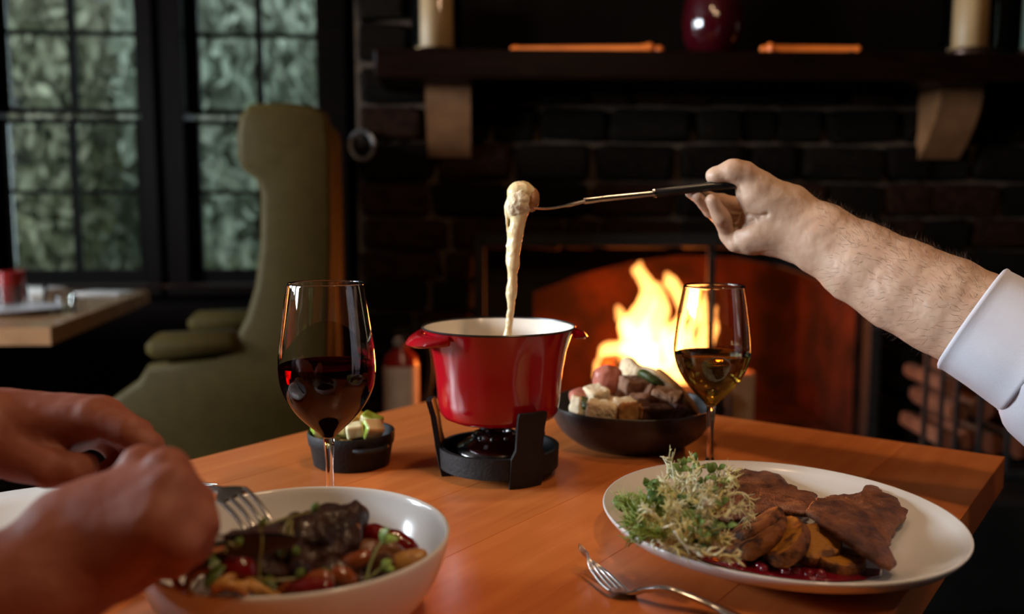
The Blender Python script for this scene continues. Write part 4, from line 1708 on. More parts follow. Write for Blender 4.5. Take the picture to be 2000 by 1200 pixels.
# ------------------------------------------------------------------ food helpers
def sdf_box(S, c, b, r_, rot=None, k=0.0):
    c = np.array(c, np.float32)
    rm = math.sqrt(sum(x * x for x in b)) + r_
    sl, g = S._blk(c - rm, c + rm, k + 3 * S.h)
    if sl is None: return
    p = [g[i] - c[i] for i in range(3)]
    if rot is not None:
        m = np.array(rot.to_matrix(), np.float32).T
        p = [m[i][0] * p[0] + m[i][1] * p[1] + m[i][2] * p[2] for i in range(3)]
    q = [np.abs(p[i]) - (b[i] - r_) for i in range(3)]
    d = np.sqrt(sum(np.maximum(x, 0) ** 2 for x in q)) + np.minimum(np.maximum(np.maximum(q[0], q[1]), q[2]), 0) - r_
    S._mix(sl, d, k)


def chunk(name, c, b, rot, mats, lab, cat, grp=None, crust=None, amp=0.0012, sc_=120, r_=0.003, seed=0, h=0.0016, lim=0.45):
    """an uneven block of food; crust: direction (block axes) that takes the second material"""
    rm = math.sqrt(sum(x * x for x in b)) + 0.006
    c = Vector(c)
    S = SDF((-rm,) * 3, (rm,) * 3, h)
    sdf_box(S, (0, 0, 0), b, r_)
    mb = S.mesh(1)
    roughen(mb, amp, sc_, seed)
    m = rot.to_matrix()
    V = np.array(mb.v)
    if crust is not None:
        cr = Vector(crust).normalized()
        for i, f in enumerate(mb.f):
            ctr = Vector(V[list(f)].mean(0))
            n = (Vector(V[f[1]]) - Vector(V[f[0]])).cross(Vector(V[f[2]]) - Vector(V[f[0]])).normalized()
            if n.dot(cr) > lim: mb.mi[i] = 1
    mb.v = [tuple(c + m @ Vector(v)) for v in V]
    return build(name, mb, mats, sharp=None, label=lab, cat=cat, group=grp)


CRUMB = mat('white_bread_crumb', (0.86, 0.72, 0.48), (0.74, 0.57, 0.35), 70, 0.8, bump=0.7, bscale=260)
CRUST = mat('golden_crust', (0.42, 0.17, 0.045), (0.52, 0.25, 0.08), 30, 0.5, bump=0.3, bscale=150)
RYE = mat('rye_crumb', (0.34, 0.175, 0.105), (0.20, 0.098, 0.058), 90, 0.85, bump=0.8, bscale=240)
RYEC = mat('dark_rye_crust', (0.07, 0.022, 0.012), (0.11, 0.035, 0.015), 30, 0.45, bump=0.3)
HAMM = mat('pink_ham', (0.46, 0.16, 0.11), (0.36, 0.10, 0.06), 25, 0.4, sss=0.1, bump=0.2)
PICK = mat('gherkin_green', (0.07, 0.09, 0.018), (0.04, 0.055, 0.012), 40, 0.3, bump=0.6, bscale=160)
Rr = random.Random(5)


def E3(a, b, c):
    return Euler((math.radians(a), math.radians(b), math.radians(c)))


def bread(px, py, y, b, rot, mats, lab, crust=None, seed=0, **k):
    c = P(px, py, y)
    return chunk('bread_cube', c, b, rot, mats, lab, 'bread', 'bread cubes in the black pan', crust, seed=seed, **k)


bread(1165, 775, 1.055, (.0125, .014, .0115), E3(10, -8, 25), [CRUMB, CRUST], 'white bread cube with golden crust, topmost at the pot side of the pan', (1, 0, 0), 1)
bread(1176, 803, 1.012, (.018, .013, .0115), E3(0, 6, -12), [CRUMB, CRUST], 'wide white bread cube with browned corner at the front of the pan', (1, -0.2, 0), 2, lim=.6)
bread(1222, 801, 1.010, (.0120, .013, .0130), E3(4, -4, 10), [CRUMB, CRUST], 'golden-faced bread cube between the wide white cube and the dark rye', (0, -1, 0), 3)
bread(1131, 793, 1.030, (.008, .010, .011), E3(0, 10, 30), [CRUMB, CRUST], 'small white bread piece beside the pickle at the pot side of the pan', None, 4)
bread(1236, 762, 1.062, (.0150, .015, .0150), E3(8, 5, 15), [RYE, RYEC], 'large dark rye cube leaning under the white slice', (0, 0, -1), 5)
bread(1270, 776, 1.050, (.0115, .012, .0125), E3(-10, 25, 20), [RYE, RYEC], 'dark rye cube just below the gherkin', (1, 0, 0), 6)
bread(1248, 787, 1.035, (.013, .012, .010), E3(4, -5, -20), [RYE, RYEC], 'low dark rye cube behind the golden-faced cube', None, 7)
bread(1302, 781, 1.040, (.0175, .014, .0120), E3(6, 12, -22), [mat('tan_rye_crumb', (0.52, 0.29, 0.16), (0.42, 0.22, 0.12), 80, 0.8, bump=0.7, bscale=240), RYEC], 'tan bread cube with dark crust at the wine glass side of the pan', (1, -.3, 0), 8)
bread(1278, 808, 1.012, (.0190, .012, .0105), E3(0, 4, 8), [RYEC, CRUST], 'long dark crusted rye piece at the front of the pan', (-1, 0, 0), 9)
bread(1318, 806, 1.025, (.010, .012, .011), E3(0, 20, 30), [RYEC, RYE], 'small blackened rye piece tucked against the pan front beside the tan cube', None, 10)
# hidden filling pieces the visible ones rest on
for i, (px, py, y) in enumerate(((1200, 800, 1.06), (1240, 802, 1.075), (1285, 800, 1.075), (1165, 798, 1.075), (1240, 790, 1.105), (1200, 780, 1.10), (1285, 785, 1.11))):
    bread(px, py, y, (.016, .015, .014), E3(Rr.uniform(-9, 9), Rr.uniform(-9, 9), Rr.uniform(-40, 40)), [CRUMB, CRUST], 'white bread cube buried under the heap in the black pan', (0, 1, 0), 20 + i, h=.0024)
# big white slice
o = [(1212, 762), (1208, 722), (1212, 704), (1224, 697), (1236, 702), (1246, 714), (1276, 721), (1304, 741), (1336, 772), (1364, 812), (1330, 815), (1290, 796), (1245, 772)]
ol = []
for i, (px, py) in enumerate(o):
    ol.append(P(px, py, 1.112 - 0.025 * max(0, (px - 1240) / 120)))
mb = slab(ol, 0.014, 8, 60, 0.35, 0.0008, 120, 3, 0.001, low=0.0)
wb_ = build('bread_slice', mb, CRUMB, sharp=None, label='large white bread slice leaning highest in the black pan', cat='bread')
# its crust along the lower right edge
mb = MB()
cr_ = [P(px, py, 1.110 - 0.025 * max(0, (px - 1240) / 120)) for px, py in ((1282, 722), (1306, 741), (1337, 771), (1365, 812))]
mb.tube(arc_pts(cr_, 14), [0.002] + [0.0042] * 12 + [0.002], 8)
build('crust', mb, CRUST, wb_)
# ham
for px, py, y, b_, rt2, lab in ((1186, 742, 1.085, (.019, .014, .020), (10, 20, 10), 'pink ham chunk piled beside the white bread slice'), (1130, 775, 1.06, (.012, .012, .012), (0, 15, 20), 'small pink ham chunk at the pot side of the black pan')):
    S = SDF((-.03,) * 3, (.03,) * 3, .002)
    S.ell((0, 0, 0), b_)
    mb = roughen(S.mesh(1), .003, 45, px)
    m = E3(*rt2).to_matrix()
    mb.v = [tuple(P(px, py, y) + m @ Vector(v)) for v in mb.v]
    build('ham_chunk', mb, HAMM, sharp=None, label=lab, cat='ham', group='ham chunks')
for pts, lab in ((((1247, 727, 1.078), (1262, 733, 1.066), (1280, 745, 1.058), (1297, 757, 1.054)), 'dark green gherkin lying on top of the rye cubes'), (((1136, 780, 1.03), (1143, 788, 1.022), (1147, 800, 1.018)), 'green gherkin end between two white bread pieces')):
    mb = MB()
    q = arc_pts([P(*p) for p in pts], 16)
    mb.tube(q, [.0022, .0042, .0052, .0056] + [.0058] * 8 + [.0055, .005, .004, .002], 12)
    roughen(mb, .0008, 160, 2)
    build('gherkin', mb, PICK, sharp=None, label=lab, cat='pickle', group='gherkins')

# ------------------------------------------------------------------ fruit in the ramekin
APF = mat('apple_flesh', (0.76, 0.70, 0.42), (0.70, 0.62, 0.34), 30, 0.35, sss=0.1)
APS = mat('green_apple_skin', (0.22, 0.34, 0.04), (0.34, 0.40, 0.06), 20, 0.25)
MEL = mat('orange_fruit_flesh', (0.66, 0.40, 0.10), (0.60, 0.34, 0.07), 30, 0.35, sss=0.1)
fr_ = [(697, 820, .990, (.0085, .009, .0085), (20, 30, 20), MEL, None, 'orange-yellow fruit cube, topmost in the ramekin'),
       (726, 824, .985, (.012, .008, .0080), (15, 20, -15), APF, (0, 0, 1), 'green-skinned apple chunk at the back of the ramekin'),
       (727, 839, .960, (.0105, .009, .0085), (30, 10, 35), APF, (-1, 0, 0), 'pale apple wedge at the pot side front of the ramekin'),
       (693, 841, .958, (.0095, .009, .0075), (5, -8, 12), APF, None, 'pale apple cube under the orange fruit'),
       (668, 838, .965, (.011, .009, .0085), (-10, 20, 40), APF, (0, 0, -1), 'apple cube showing behind the wine glass stem'),
       (625, 842, .975, (.009, .010, .008), (0, 0, 25), APF, (-1, 0, 0), 'apple piece at the chair side of the ramekin'),
       (648, 843, .985, (.010, .009, .008), (10, 0, 0), APF, None, 'apple piece behind the foot of the red wine bowl')]
for i, (px, py, y, b_, r3, m_, cr, lab) in enumerate(fr_):
    chunk('fruit_cube', P(px, py, y), b_, E3(*r3), [m_, APS], lab, 'fruit', 'fruit pieces in the ramekin', cr, .0005, 90, .0015, i)
for i, (x, y) in enumerate(((-.195, .99), (-.165, .985), (-.18, .962), (-.2, .967))):
    chunk('fruit_cube', (x, y, TZ + .0145), (.011, .010, .0085), E3(0, 0, 30 * i), [APF, APS], 'apple cube at the bottom of the ramekin under the others', 'fruit', 'fruit pieces in the ramekin', None, .0005, 90, .0015, i, h=.0022)

# ------------------------------------------------------------------ fondue fork, dipped bread, cheese string
YH = 0.92
ff = root('fondue_fork', P(1240, 385, YH), 'long fondue fork with a black handle held over the red pot', 'fork')
SHAFT = mat('warm_toned_steel', (0.66, 0.60, 0.55), (0.56, 0.5, 0.46), 40, 0.18, metal=1.0)  # slightly warm-toned steel for shaft, tines and ferrule
shaft = [P(px, py, YH) for px, py in ((1278, 378), (1240, 382), (1180, 388), (1140, 393))]
mb = MB()
mb.tube(arc_pts(shaft, 12), [.0031] * 8 + [.003, .0032, .0034, .0034], 10)
build('shaft', mb, SHAFT, ff)
for k in (-1, 0, 1):
    pts = [P(1142, 393, YH) + Vector((0, k * .002, 0)), P(1105, 402, YH) + Vector((0, k * .005, 0)), P(1075, 408, YH) + Vector((0, k * .006, 0.0005)), P(1050, 407, YH) + Vector((0, k * .006, 0)), P(1025, 402, YH) + Vector((0, k * .006, 0))]
    mb = MB()
    mb.tube(arc_pts(pts, 16), [.0020] * 4 + [.0012] * 11 + [.0005], 8)
    build('tine', mb, SHAFT, ff)
HAND = mat('black_fork_handle', (0.010, 0.009, 0.009), (0.016, 0.014, 0.013), 20, 0.3)
mb = MB()
hp = [P(px, py, YH) for px, py in ((1276, 378), (1282, 377), (1330, 371), (1390, 364), (1430, 361), (1448, 360))]
mb.tube(hp, [.0038, .0047, .0047, .0050, .0046, .002], 12)
build('handle', mb, HAND, ff)
mb = MB()
mb.tube([P(1275, 378.2, YH), P(1279, 377.6, YH)], .0051, 12)
build('ferrule', mb, SHAFT, ff)
mb = MB()
mb.tube([P(px, py, YH - 0.001) for px, py in ((1282, 383), (1330, 379), (1400, 370))], .0007, 6)
build('tang_strip', mb, SHAFT, ff)

# bread cube on the tines and the cheese
S = SDF(P(985, 440, YH) - Vector((.01, .03, .01)), P(1055, 358, YH) + Vector((.01, .03, .01)), .0013)
for px, py, r_, dy in ((1018, 388, .0125, 0), (1028, 392, .0115, .004), (1010, 398, .0115, -.003), (1034, 382, .0085, 0), (1015, 378, .0085, -.002), (1004, 410, .0085, 0)):
    S.ell(P(px, py, YH + dy), (r_, r_ * 1.05, r_ * 1.05), .004)
mb = roughen(S.mesh(1), .0016, 130, 4)
DCRUST = mat('toasted_crust', (0.30, 0.11, 0.035), (0.42, 0.19, 0.07), 30, 0.45)
bx = build('dipped_bread', mb, [CRUMB], sharp=None, label='cheese-coated bread chunk speared on the fondue fork', cat='bread')
S = SDF(P(1030, 410, YH - .016) - Vector((.01, .006, .012)), P(1052, 370, YH + .02) + Vector((.006, .01, .004)), .0013)
S.ell(P(1041, 389, YH), (.0065, .011, .0115), .003)
S.ell(P(1037, 402, YH), (.0055, .009, .0065), .003)
mb = roughen(S.mesh(1), .0012, 150, 9)
build('crust', mb, DCRUST, bx, sharp=None)
lo_ = P(980, 640, YH) - Vector((.012, .03, .02))
hi_ = P(1060, 355, YH) + Vector((.01, .03, .01))
S = SDF(lo_, hi_, .0014)


def cap_px(a, b, ra, rb, k=.004, dy=0.0):
    S.cap(P(a[0], a[1], YH + dy), P(b[0], b[1], YH + dy), ra, rb, k)


# the coat over the bread
cap_px((1010, 378), (1003, 412), .0105, .0075)
cap_px((1018, 376), (1016, 412), .0118, .0085)
cap_px((1028, 378), (1022, 398), .0098, .009)
# the strings
cap_px((1016, 408), (1008, 452), .0088, .0072, .003)
cap_px((1008, 452), (1002, 520), .0072, .0056, .003)
cap_px((1002, 520), (1000, 568), .0056, .0050, .003)
cap_px((1000, 560), (999, 575), .0052, .0056, .003)
cap_px((999, 575), (997, 612), .0048, .0034, .003)
cap_px((997, 612), (992, 655), .0034, .0040, .003)
cap_px((992, 652), (990, 668), .0045, .007, .003)
cap_px((992, 405), (990, 430), .0040, .0016, .002)
cap_px((990, 430), (993, 480), .0014, .0016, .001)
cap_px((993, 480), (996, 512), .0022, .004, .002)
mb = roughen(S.mesh(1), .0008, 75, 6, 2)
roughen(mb, .0005, 300, 3, 2)
build('cheese_string', mb, CHEESE, sharp=None, label='pale melted cheese stretching from the fork down into the pot', cat='cheese')

# ------------------------------------------------------------------ schnitzel plate
SCH = mat('fried_schnitzel_crust', (0.070, 0.018, 0.008), (0.25, 0.080, 0.028), 42, 0.48, bump=1.0, bscale=500, lo=0.40, hi=0.58, detail=12, c3=(0.40, 0.165, 0.065), nr=0.72)


def zp(px, py, dz):
    q = on_plate(px, py, dz)
    return q


s1 = [(1372, 978, .012), (1400, 940, .012), (1450, 918, .012), (1470, 921, .012), (1505, 921, .012), (1530, 936, .012), (1543, 952, .012), (1558, 956, .012), (1560, 965, .013), (1588, 967, .015), (1596, 975, .017), (1588, 992, .022), (1600, 1006, .026), (1570, 1008, .027), (1520, 1002, .024), (1470, 1012, .022), (1420, 1020, .018), (1385, 1010, .014)]
mb = slab([zp(*p) for p in s1], .006, 12, 110, .5, .0017, 95, 11, .0030, low=.002)
build('schnitzel', mb, SCH, sharp=None, label='browned schnitzel piece behind the salad', cat='schnitzel', group='schnitzel pieces')
s2 = [(1570, 1002, .030), (1592, 982, .026), (1628, 972, .018), (1660, 972, .015), (1680, 966, .014), (1690, 952, .014), (1712, 956, .013), (1722, 968, .012), (1752, 977, .010), (1756, 988, .009), (1773, 1004, .008), (1768, 1018, .008), (1748, 1032, .010), (1740, 1058, .010), (1732, 1072, .010), (1738, 1090, .009), (1752, 1108, .007), (1742, 1116, .007), (1718, 1106, .012), (1680, 1082, .020), (1640, 1052, .028), (1600, 1024, .032)]
mb = slab([zp(*p) for p in s2], .0065, 12, 120, .5, .0019, 90, 31, .0030, low=.002)
build('schnitzel', mb, SCH, sharp=None, label='browned schnitzel piece pointing to the bare rim of the plate', cat='schnitzel', group='schnitzel pieces')

POTF = mat('roast_potato_flesh', (0.38, 0.150, 0.016), (0.10, 0.030, 0.010), 75, 0.5, bump=0.5, bscale=260, lo=0.46, hi=0.60, spec=0.3)
POTS = mat('roast_potato_skin', (0.22, 0.070, 0.018), (0.040, 0.014, 0.007), 90, 0.6, bump=0.6, bscale=260, lo=0.42, hi=0.60, spec=0.25)


def potato(px, py, dz, r_, th, nrm, el, spin, lab, seed, skin_all=False):
    c = on_plate(px, py, dz)
    n = Vector(nrm).normalized()
    q = n.to_track_quat('Z', 'Y').to_matrix() @ Matrix.Rotation(math.radians(spin), 3, 'Z') @ Matrix.Diagonal((1, el, 1))
    pr = [(0, -th), (r_ * .6, -th), (r_ * .90, -th * .93), (r_ * .985, -th * .6), (r_, 0), (r_ * .99, th * .6), (r_ * .93, th * .92), (r_ * .88, th), (r_ * .5, th * 1.04), (0, th * 1.03)]
    mb = MB()
    mb.lathe(c, pr, 40, q)
    roughen(mb, .0012, 70, seed)
    for i, f in enumerate(mb.f):
        cc_ = sum((Vector(mb.v[k]) for k in f), Vector()) / len(f) - c
        if cc_.dot(n) < th * .80 and not (cc_.dot(n) < -th * .8): mb.mi[i] = 1
        if skin_all: mb.mi[i] = 1
    return build('potato_slice', mb, [POTF, POTS], sharp=None, label=lab, cat='potato', group='roast potato slices')


potato(1482, 1028, .020, .0335, .0062, (-.42, .28, .84), .62, 0, 'brown-skinned potato slice highest against the schnitzel', 1, True)
potato(1490, 1050, .017, .0370, .0066, (-.46, .24, .84), .60, 0, 'brown potato slice second from the schnitzel', 2, True)
potato(1532, 1058, .019, .0350, .0068, (-.58, .10, .80), .60, 0, 'yellow-edged potato slice standing on its side in the middle', 3)
potato(1590, 1066, .016, .0215, .0060, (-.12, -.40, .90), .95, 20, 'round bright yellow potato slice under the schnitzel tip', 4)
potato(1641, 1101, .007, .0200, .0068, (.04, -.04, .99), .92, 0, 'round potato slice lying flat nearest the front rim', 5)
potato(1440, 1068, .006, .0230, .0060, (-.2, -.1, .95), .7, 10, 'dark potato slice half hidden under the salad', 6, True)
# lingonberry sauce
SAUCE = mat('lingonberry_sauce', (0.19, 0.004, 0.014), (0.12, 0.003, 0.010), 30, 0.08, coat=0.6)
so = [(1330, 1062), (1360, 1078), (1400, 1092), (1450, 1098), (1490, 1103), (1540, 1112), (1590, 1118), (1640, 1122), (1690, 1118), (1725, 1112), (1722, 1125), (1690, 1134), (1630, 1137), (1560, 1134), (1490, 1124), (1430, 1112), (1380, 1099), (1340, 1080)]
mb = slab([on_plate(px, py, .0006) for px, py in so], .0016, 6, 90, .7, .0004, 90, 5, .0008, low=.0)
build('berry_sauce', mb, SAUCE, sharp=None, label='red lingonberry sauce pooled along the front of the plate', cat='sauce')
for i, (px, py) in enumerate(((1437, 1098), (1448, 1104), (1430, 1105), (1485, 1107), (1492, 1112), (1527, 1112), (1535, 1117), (1556, 1118), (1580, 1122), (1603, 1124))):
    c = on_plate(px, py, .0036)
    mb = MB()
    mb.ball(c, .0040 + .0007 * (i % 3 == 0), 14, 8)
    build('lingonberry', mb, SAUCE, label='shiny dark red lingonberry sitting in the sauce on the plate', cat='berry', group='lingonberries in the sauce')

# ------------------------------------------------------------------ salad of frisee, green leaves and sprouts
FRW = mat('pale_frisee', (0.84, 0.82, 0.60), (0.76, 0.72, 0.38), 60, 0.42, sss=0.1)
FRY = mat('yellow_frisee', (0.78, 0.68, 0.30), (0.70, 0.60, 0.20), 60, 0.45, sss=0.1)
FRG = mat('green_frisee', (0.24, 0.36, 0.06), (0.36, 0.45, 0.12), 50, 0.45)
SPR = mat('sprout_leaf_green', (0.14, 0.25, 0.06), (0.22, 0.33, 0.10), 40, 0.4)
SPS = mat('sprout_stem', (0.50, 0.58, 0.28), (0.42, 0.50, 0.2), 40, 0.4)
Rs = random.Random(12)


def frond(pts, r0, matl, lab, grp, rnd, fr_len=.006, nf=22, flatn=.45):
    """a curly salad frond: tapering flattened rib with toothed side frills"""
    q = arc_pts(pts, 26)
    mb = MB()
    n = len(q)
    mb.tube(q, [r0 * (1 - .75 * i / (n - 1)) for i in range(n)], 6, flat=(1, flatn))
    for k in range(nf):
        i = int(n * .25 + (n * .74) * k / nf)
        p = q[min(i, n - 1)]
        t = (q[min(i + 1, n - 1)] - q[max(0, i - 1)]).normalized()
        sd = t.cross(Vector((rnd.uniform(-1, 1), rnd.uniform(-1, 1), rnd.uniform(-1, 1)))).normalized()
        L = fr_len * rnd.uniform(.5, 1.3)
        m1 = p + sd * L * .5 + t * L * .45 + Vector((0, 0, rnd.uniform(-.2, .25) * L))
        e = p + sd * L * .9 + t * L * 1.0 + Vector((0, 0, rnd.uniform(-.3, .5) * L))
        mb.tube([p, m1, e], [r0 * .42, r0 * .34, r0 * .08], 4, flat=(1, .5))
        if rnd.random() < .6:
            e2 = m1 + (sd.cross(t) * rnd.choice((-1, 1)) + t * .6) * L * .5
            mb.tube([m1, e2], [r0 * .28, r0 * .06], 4)
    return build('frisee_frond', mb, matl, sharp=None, label=lab, cat='salad leaf', group=grp)


def S3(px, py, y):
    return P(px, py, y)


# curls that can be followed in the photograph
curls = [
    ([(1372, 972, .69), (1400, 962, .685), (1424, 958, .685), (1420, 940, .69), (1404, 927, .695)], .0021, FRW),
    ([(1388, 978, .68), (1418, 975, .675), (1420, 950, .68), (1412, 935, .68), (1390, 928, .685)], .0020, FRW),
    ([(1395, 985, .675), (1430, 965, .67), (1458, 968, .67), (1466, 990, .67), (1462, 1012, .67)], .0019, FRW),
    ([(1385, 985, .67), (1392, 1010, .665), (1415, 1005, .66), (1440, 990, .66), (1462, 1008, .66), (1458, 1022, .66)], .0022, FRW),
    ([(1320, 1045, .66), (1305, 985, .67), (1295, 950, .68), (1305, 930, .69), (1318, 922, .69)], .0030, FRW),
    ([(1335, 1040, .66), (1325, 985, .665), (1318, 940, .68), (1312, 905, .69), (1306, 893, .69)], .0026, FRW),
    ([(1330, 1030, .65), (1345, 980, .66), (1350, 940, .67), (1362, 912, .68), (1350, 896, .685)], .0020, FRY),
    ([(1275, 1062, .625), (1298, 1025, .63), (1320, 995, .64), (1352, 985, .65)], .0030, FRW),
    ([(1322, 1035, .62), (1340, 1062, .615), (1375, 1080, .61), (1410, 1086, .61), (1444, 1088, .612)], .0045, FRW),
    ([(1380, 1022, .64), (1400, 1040, .632), (1408, 1058, .63), (1420, 1050, .63)], .0026, FRW),
    ([(1395, 1025, .64), (1385, 1040, .635), (1398, 1055, .63), (1415, 1062, .63)], .0022, FRY),
    ([(1348, 1010, .645), (1365, 990, .645), (1385, 985, .65), (1400, 1000, .65)], .0020, FRY),
    ([(1430, 935, .695), (1420, 922, .70), (1436, 922, .70), (1432, 945, .695)], .0016, FRY),
    ([(1360, 1000, .65), (1372, 960, .66), (1398, 942, .67), (1415, 930, .675)], .0022, FRW),
    ([(1300, 1010, .65), (1285, 1020, .645), (1270, 1040, .64), (1262, 1030, .64)], .0018, FRY),
    ([(1335, 1060, .62), (1320, 1070, .615), (1345, 1085, .612), (1362, 1082, .612)], .0018, FRY),
    ([(1250, 1048, .635), (1272, 1058, .628), (1298, 1062, .625), (1330, 1058, .625)], .0028, FRW),
]
CL = {0: 'white frisee curl looping against the schnitzel', 1: 'white frisee curl bending over the top of the heap beside the schnitzel', 2: 'longest white frisee curl reaching out over the schnitzel', 3: 'white frisee curl ending above the potato slices',
      4: 'thick white frisee rib standing up to the top of the heap', 5: 'white frisee tip standing highest in the salad heap', 7: 'pale frisee stalk slanting down to the plate rim', 8: 'broad pale frisee stalk lying in the red sauce', 9: 'frilled frisee end hanging over the dark potato slice', 16: 'pale frisee stalk lying along the plate under the green fronds'}
for i, (pts, r0, m_) in enumerate(curls):
    frond([S3(*p) for p in pts], r0, m_, CL[i] if i in CL else 'curly pale yellow frisee frond in the salad heap on the plate', 'pale frisee fronds', Rs, .0062, 26)
# inner filling of the heap
for i in range(34):
    a = Rs.uniform(0, 2 * PI)
    rad = Rs.uniform(0, 1) ** .6
    cx, cy = 1352 + rad * 74 * math.cos(a), 1000 + rad * 58 * math.sin(a)
    y0 = .655 - (cy - 985) * .0006
    dx, dy = Rs.uniform(-38, 38), Rs.uniform(-50, 18)
    pts = [S3(cx, cy, y0), S3(cx + dx * .5, cy + dy * .5 - 8, y0 + Rs.uniform(-.012, .012)), S3(cx + dx, cy + dy, y0 + Rs.uniform(-.01, .015)), S3(cx + dx + Rs.uniform(-18, 18), cy + dy + Rs.uniform(-4, 22), y0)]
    frond(pts, Rs.uniform(.0012, .0022), Rs.choice((FRW, FRW, FRY)), 'curly pale yellow frisee frond in the salad heap on the plate', 'pale frisee fronds', Rs, .0058, 22)
# the green, feathery side of the heap
for i in range(24):
    cx, cy = Rs.uniform(1222, 1292), Rs.uniform(975, 1050)
    cx = max(cx, 1222 + max(0, cy - 975) * .55)
    y0 = .672 - (cy - 985) * .0007
    dx, dy = Rs.uniform(-28, 22), Rs.uniform(-26, 14)
    pts = [S3(cx + 10, cy + 8, y0), S3(cx, cy - 4, y0 - .004), S3(cx + dx * .6, cy + dy * .7, y0), S3(cx + dx, cy + dy, y0 + .003)]
    for j, p in enumerate(pts):
        p.z = max(p.z, plate_z(p) + .002)
    frond(pts, Rs.uniform(.0014, .0022), FRG, 'feathery bright green salad frond at the rim side of the heap', 'green feathery fronds', Rs, .0085, 30)


def leaf_blade(mb, base, tip, wd, up, fold=.25, n=7):
    base, tip = Vector(base), Vector(tip)
    t = tip - base
    L = t.length
    t.normalize()
    sd = t.cross(Vector(up)).normalized()
    nn = sd.cross(t).normalized()
    vs, fs = [], []
    for i in range(n):
        u = i / (n - 1)
        w_ = wd * math.sin(PI * min(1, (u * .93 + .05))) ** .75
        c = base + t * L * u + nn * (.10 * L * math.sin(PI * u))
        for s_ in (-1, 0, 1):
            vs.append(c + sd * w_ * s_ + nn * (abs(s_) * w_ * fold))
        for s_ in (-1, 0, 1):
            vs.append(c + sd * w_ * s_ * .97 + nn * (abs(s_) * w_ * fold - .0005))
    for i in range(n - 1):
        o_ = i * 6
        for k in (0, 1):
            fs.append((o_ + k, o_ + k + 1, o_ + 6 + k + 1, o_ + 6 + k))
            fs.append((o_ + 3 + k, o_ + 9 + k, o_ + 9 + k + 1, o_ + 3 + k + 1))
        fs.append((o_, o_ + 6, o_ + 9, o_ + 3))
        fs.append((o_ + 2, o_ + 5, o_ + 11, o_ + 8))
    mb.add(vs, fs)


def sprout(stem, leaves, lab, grp, lw=.0045, ll=.009, matl=None):
    q = arc_pts(stem, 10)
    t = root('sprout', q[0], lab, 'sprout', grp)
    mb = MB()
    mb.tube(q, [.0009] * 6 + [.0008, .0007, .0007, .0006], 6)
    build('stem', mb, SPS, t)
    for d in leaves:
        mb = MB()
        leaf_blade(mb, q[-1], q[-1] + Vector(d).normalized() * ll, lw, (0, -.5, .9))
        build('leaf', mb, matl or SPR, t, sharp=None)
    return t


for px, py, ex, ey in ((1340, 960, 1335, 912), (1350, 960, 1356, 900), (1345, 950, 1352, 918), (1330, 950, 1328, 920), (1380, 950, 1388, 924), (1398, 945, 1402, 918), (1370, 985, 1372, 970), (1390, 1000, 1410, 985), (1375, 965, 1376, 940),
                       (1320, 1000, 1342, 982), (1355, 1040, 1358, 1022), (1350, 1045, 1365, 1030), (1345, 1050, 1352, 1038), (1365, 1060, 1372, 1050), (1270, 975, 1278, 955), (1290, 975, 1262, 950), (1375, 978, 1385, 962), (1340, 1030, 1344, 1008), (1360, 975, 1366, 950), (1385, 1040, 1420, 1030), (1400, 955, 1405, 940), (1362, 930, 1368, 912)):
    y0 = .648 - (ey - 985) * .0006
    a, b_ = S3(px, py, y0 + .006), S3(ex, ey, y0 - .004)
    d = Vector((Rs.uniform(-1, 1), Rs.uniform(-.6, .2), Rs.uniform(-.2, .8)))
    d2 = Vector((-d.x, Rs.uniform(-.6, .2), Rs.uniform(0, .8)))
    sprout([a, a.lerp(b_, .5) + Vector((Rs.uniform(-.003, .003), 0, 0)), b_], (d, d2), 'small round-leaved green sprout tucked into the salad heap', 'green sprouts in the salad', Rs.uniform(.0025, .0036), Rs.uniform(.0060, .0085))
# broad dark leaves low in the heap
for i, (p0, p1, wd) in enumerate((((1362, 1010, .642), (1338, 1048, .625), .010), ((1392, 1010, .645), (1360, 1055, .622), .011), ((1378, 1060, .63), (1350, 1075, .617), .006), ((1262, 952, .68), (1296, 952, .672), .006), ((1206, 968, .70), (1216, 1000, .69), .006), ((1275, 990, .655), (1290, 960, .665), .008), ((1338, 990, .645), (1350, 970, .645), .009))):
    mb = MB()
    leaf_blade(mb, P(*p0), P(*p1), wd, (0, -.7, .7), .2, 10)
    build('salad_leaf', mb, mat('dark_salad_green', (0.075, 0.15, 0.035), (0.12, 0.20, 0.05), 40, 0.35), sharp=None, label='broad dark green leaf tucked low in the salad heap', cat='salad leaf', group='broad dark salad leaves')
mb = slab([on_plate(px, py, .001) for px, py in ((1225, 1005), (1250, 985), (1320, 985), (1400, 1000), (1420, 1040), (1395, 1070), (1340, 1072), (1285, 1060), (1245, 1040))], .022, 8, 60, .8, .004, 60, 4, .003)
build('salad_base', mb, mat('salad_heart', (0.55, 0.52, 0.22), (0.34, 0.38, 0.10), 60, 0.5), sharp=None, kind='stuff', label='tangled pale green salad at the bottom of the heap', cat='salad')

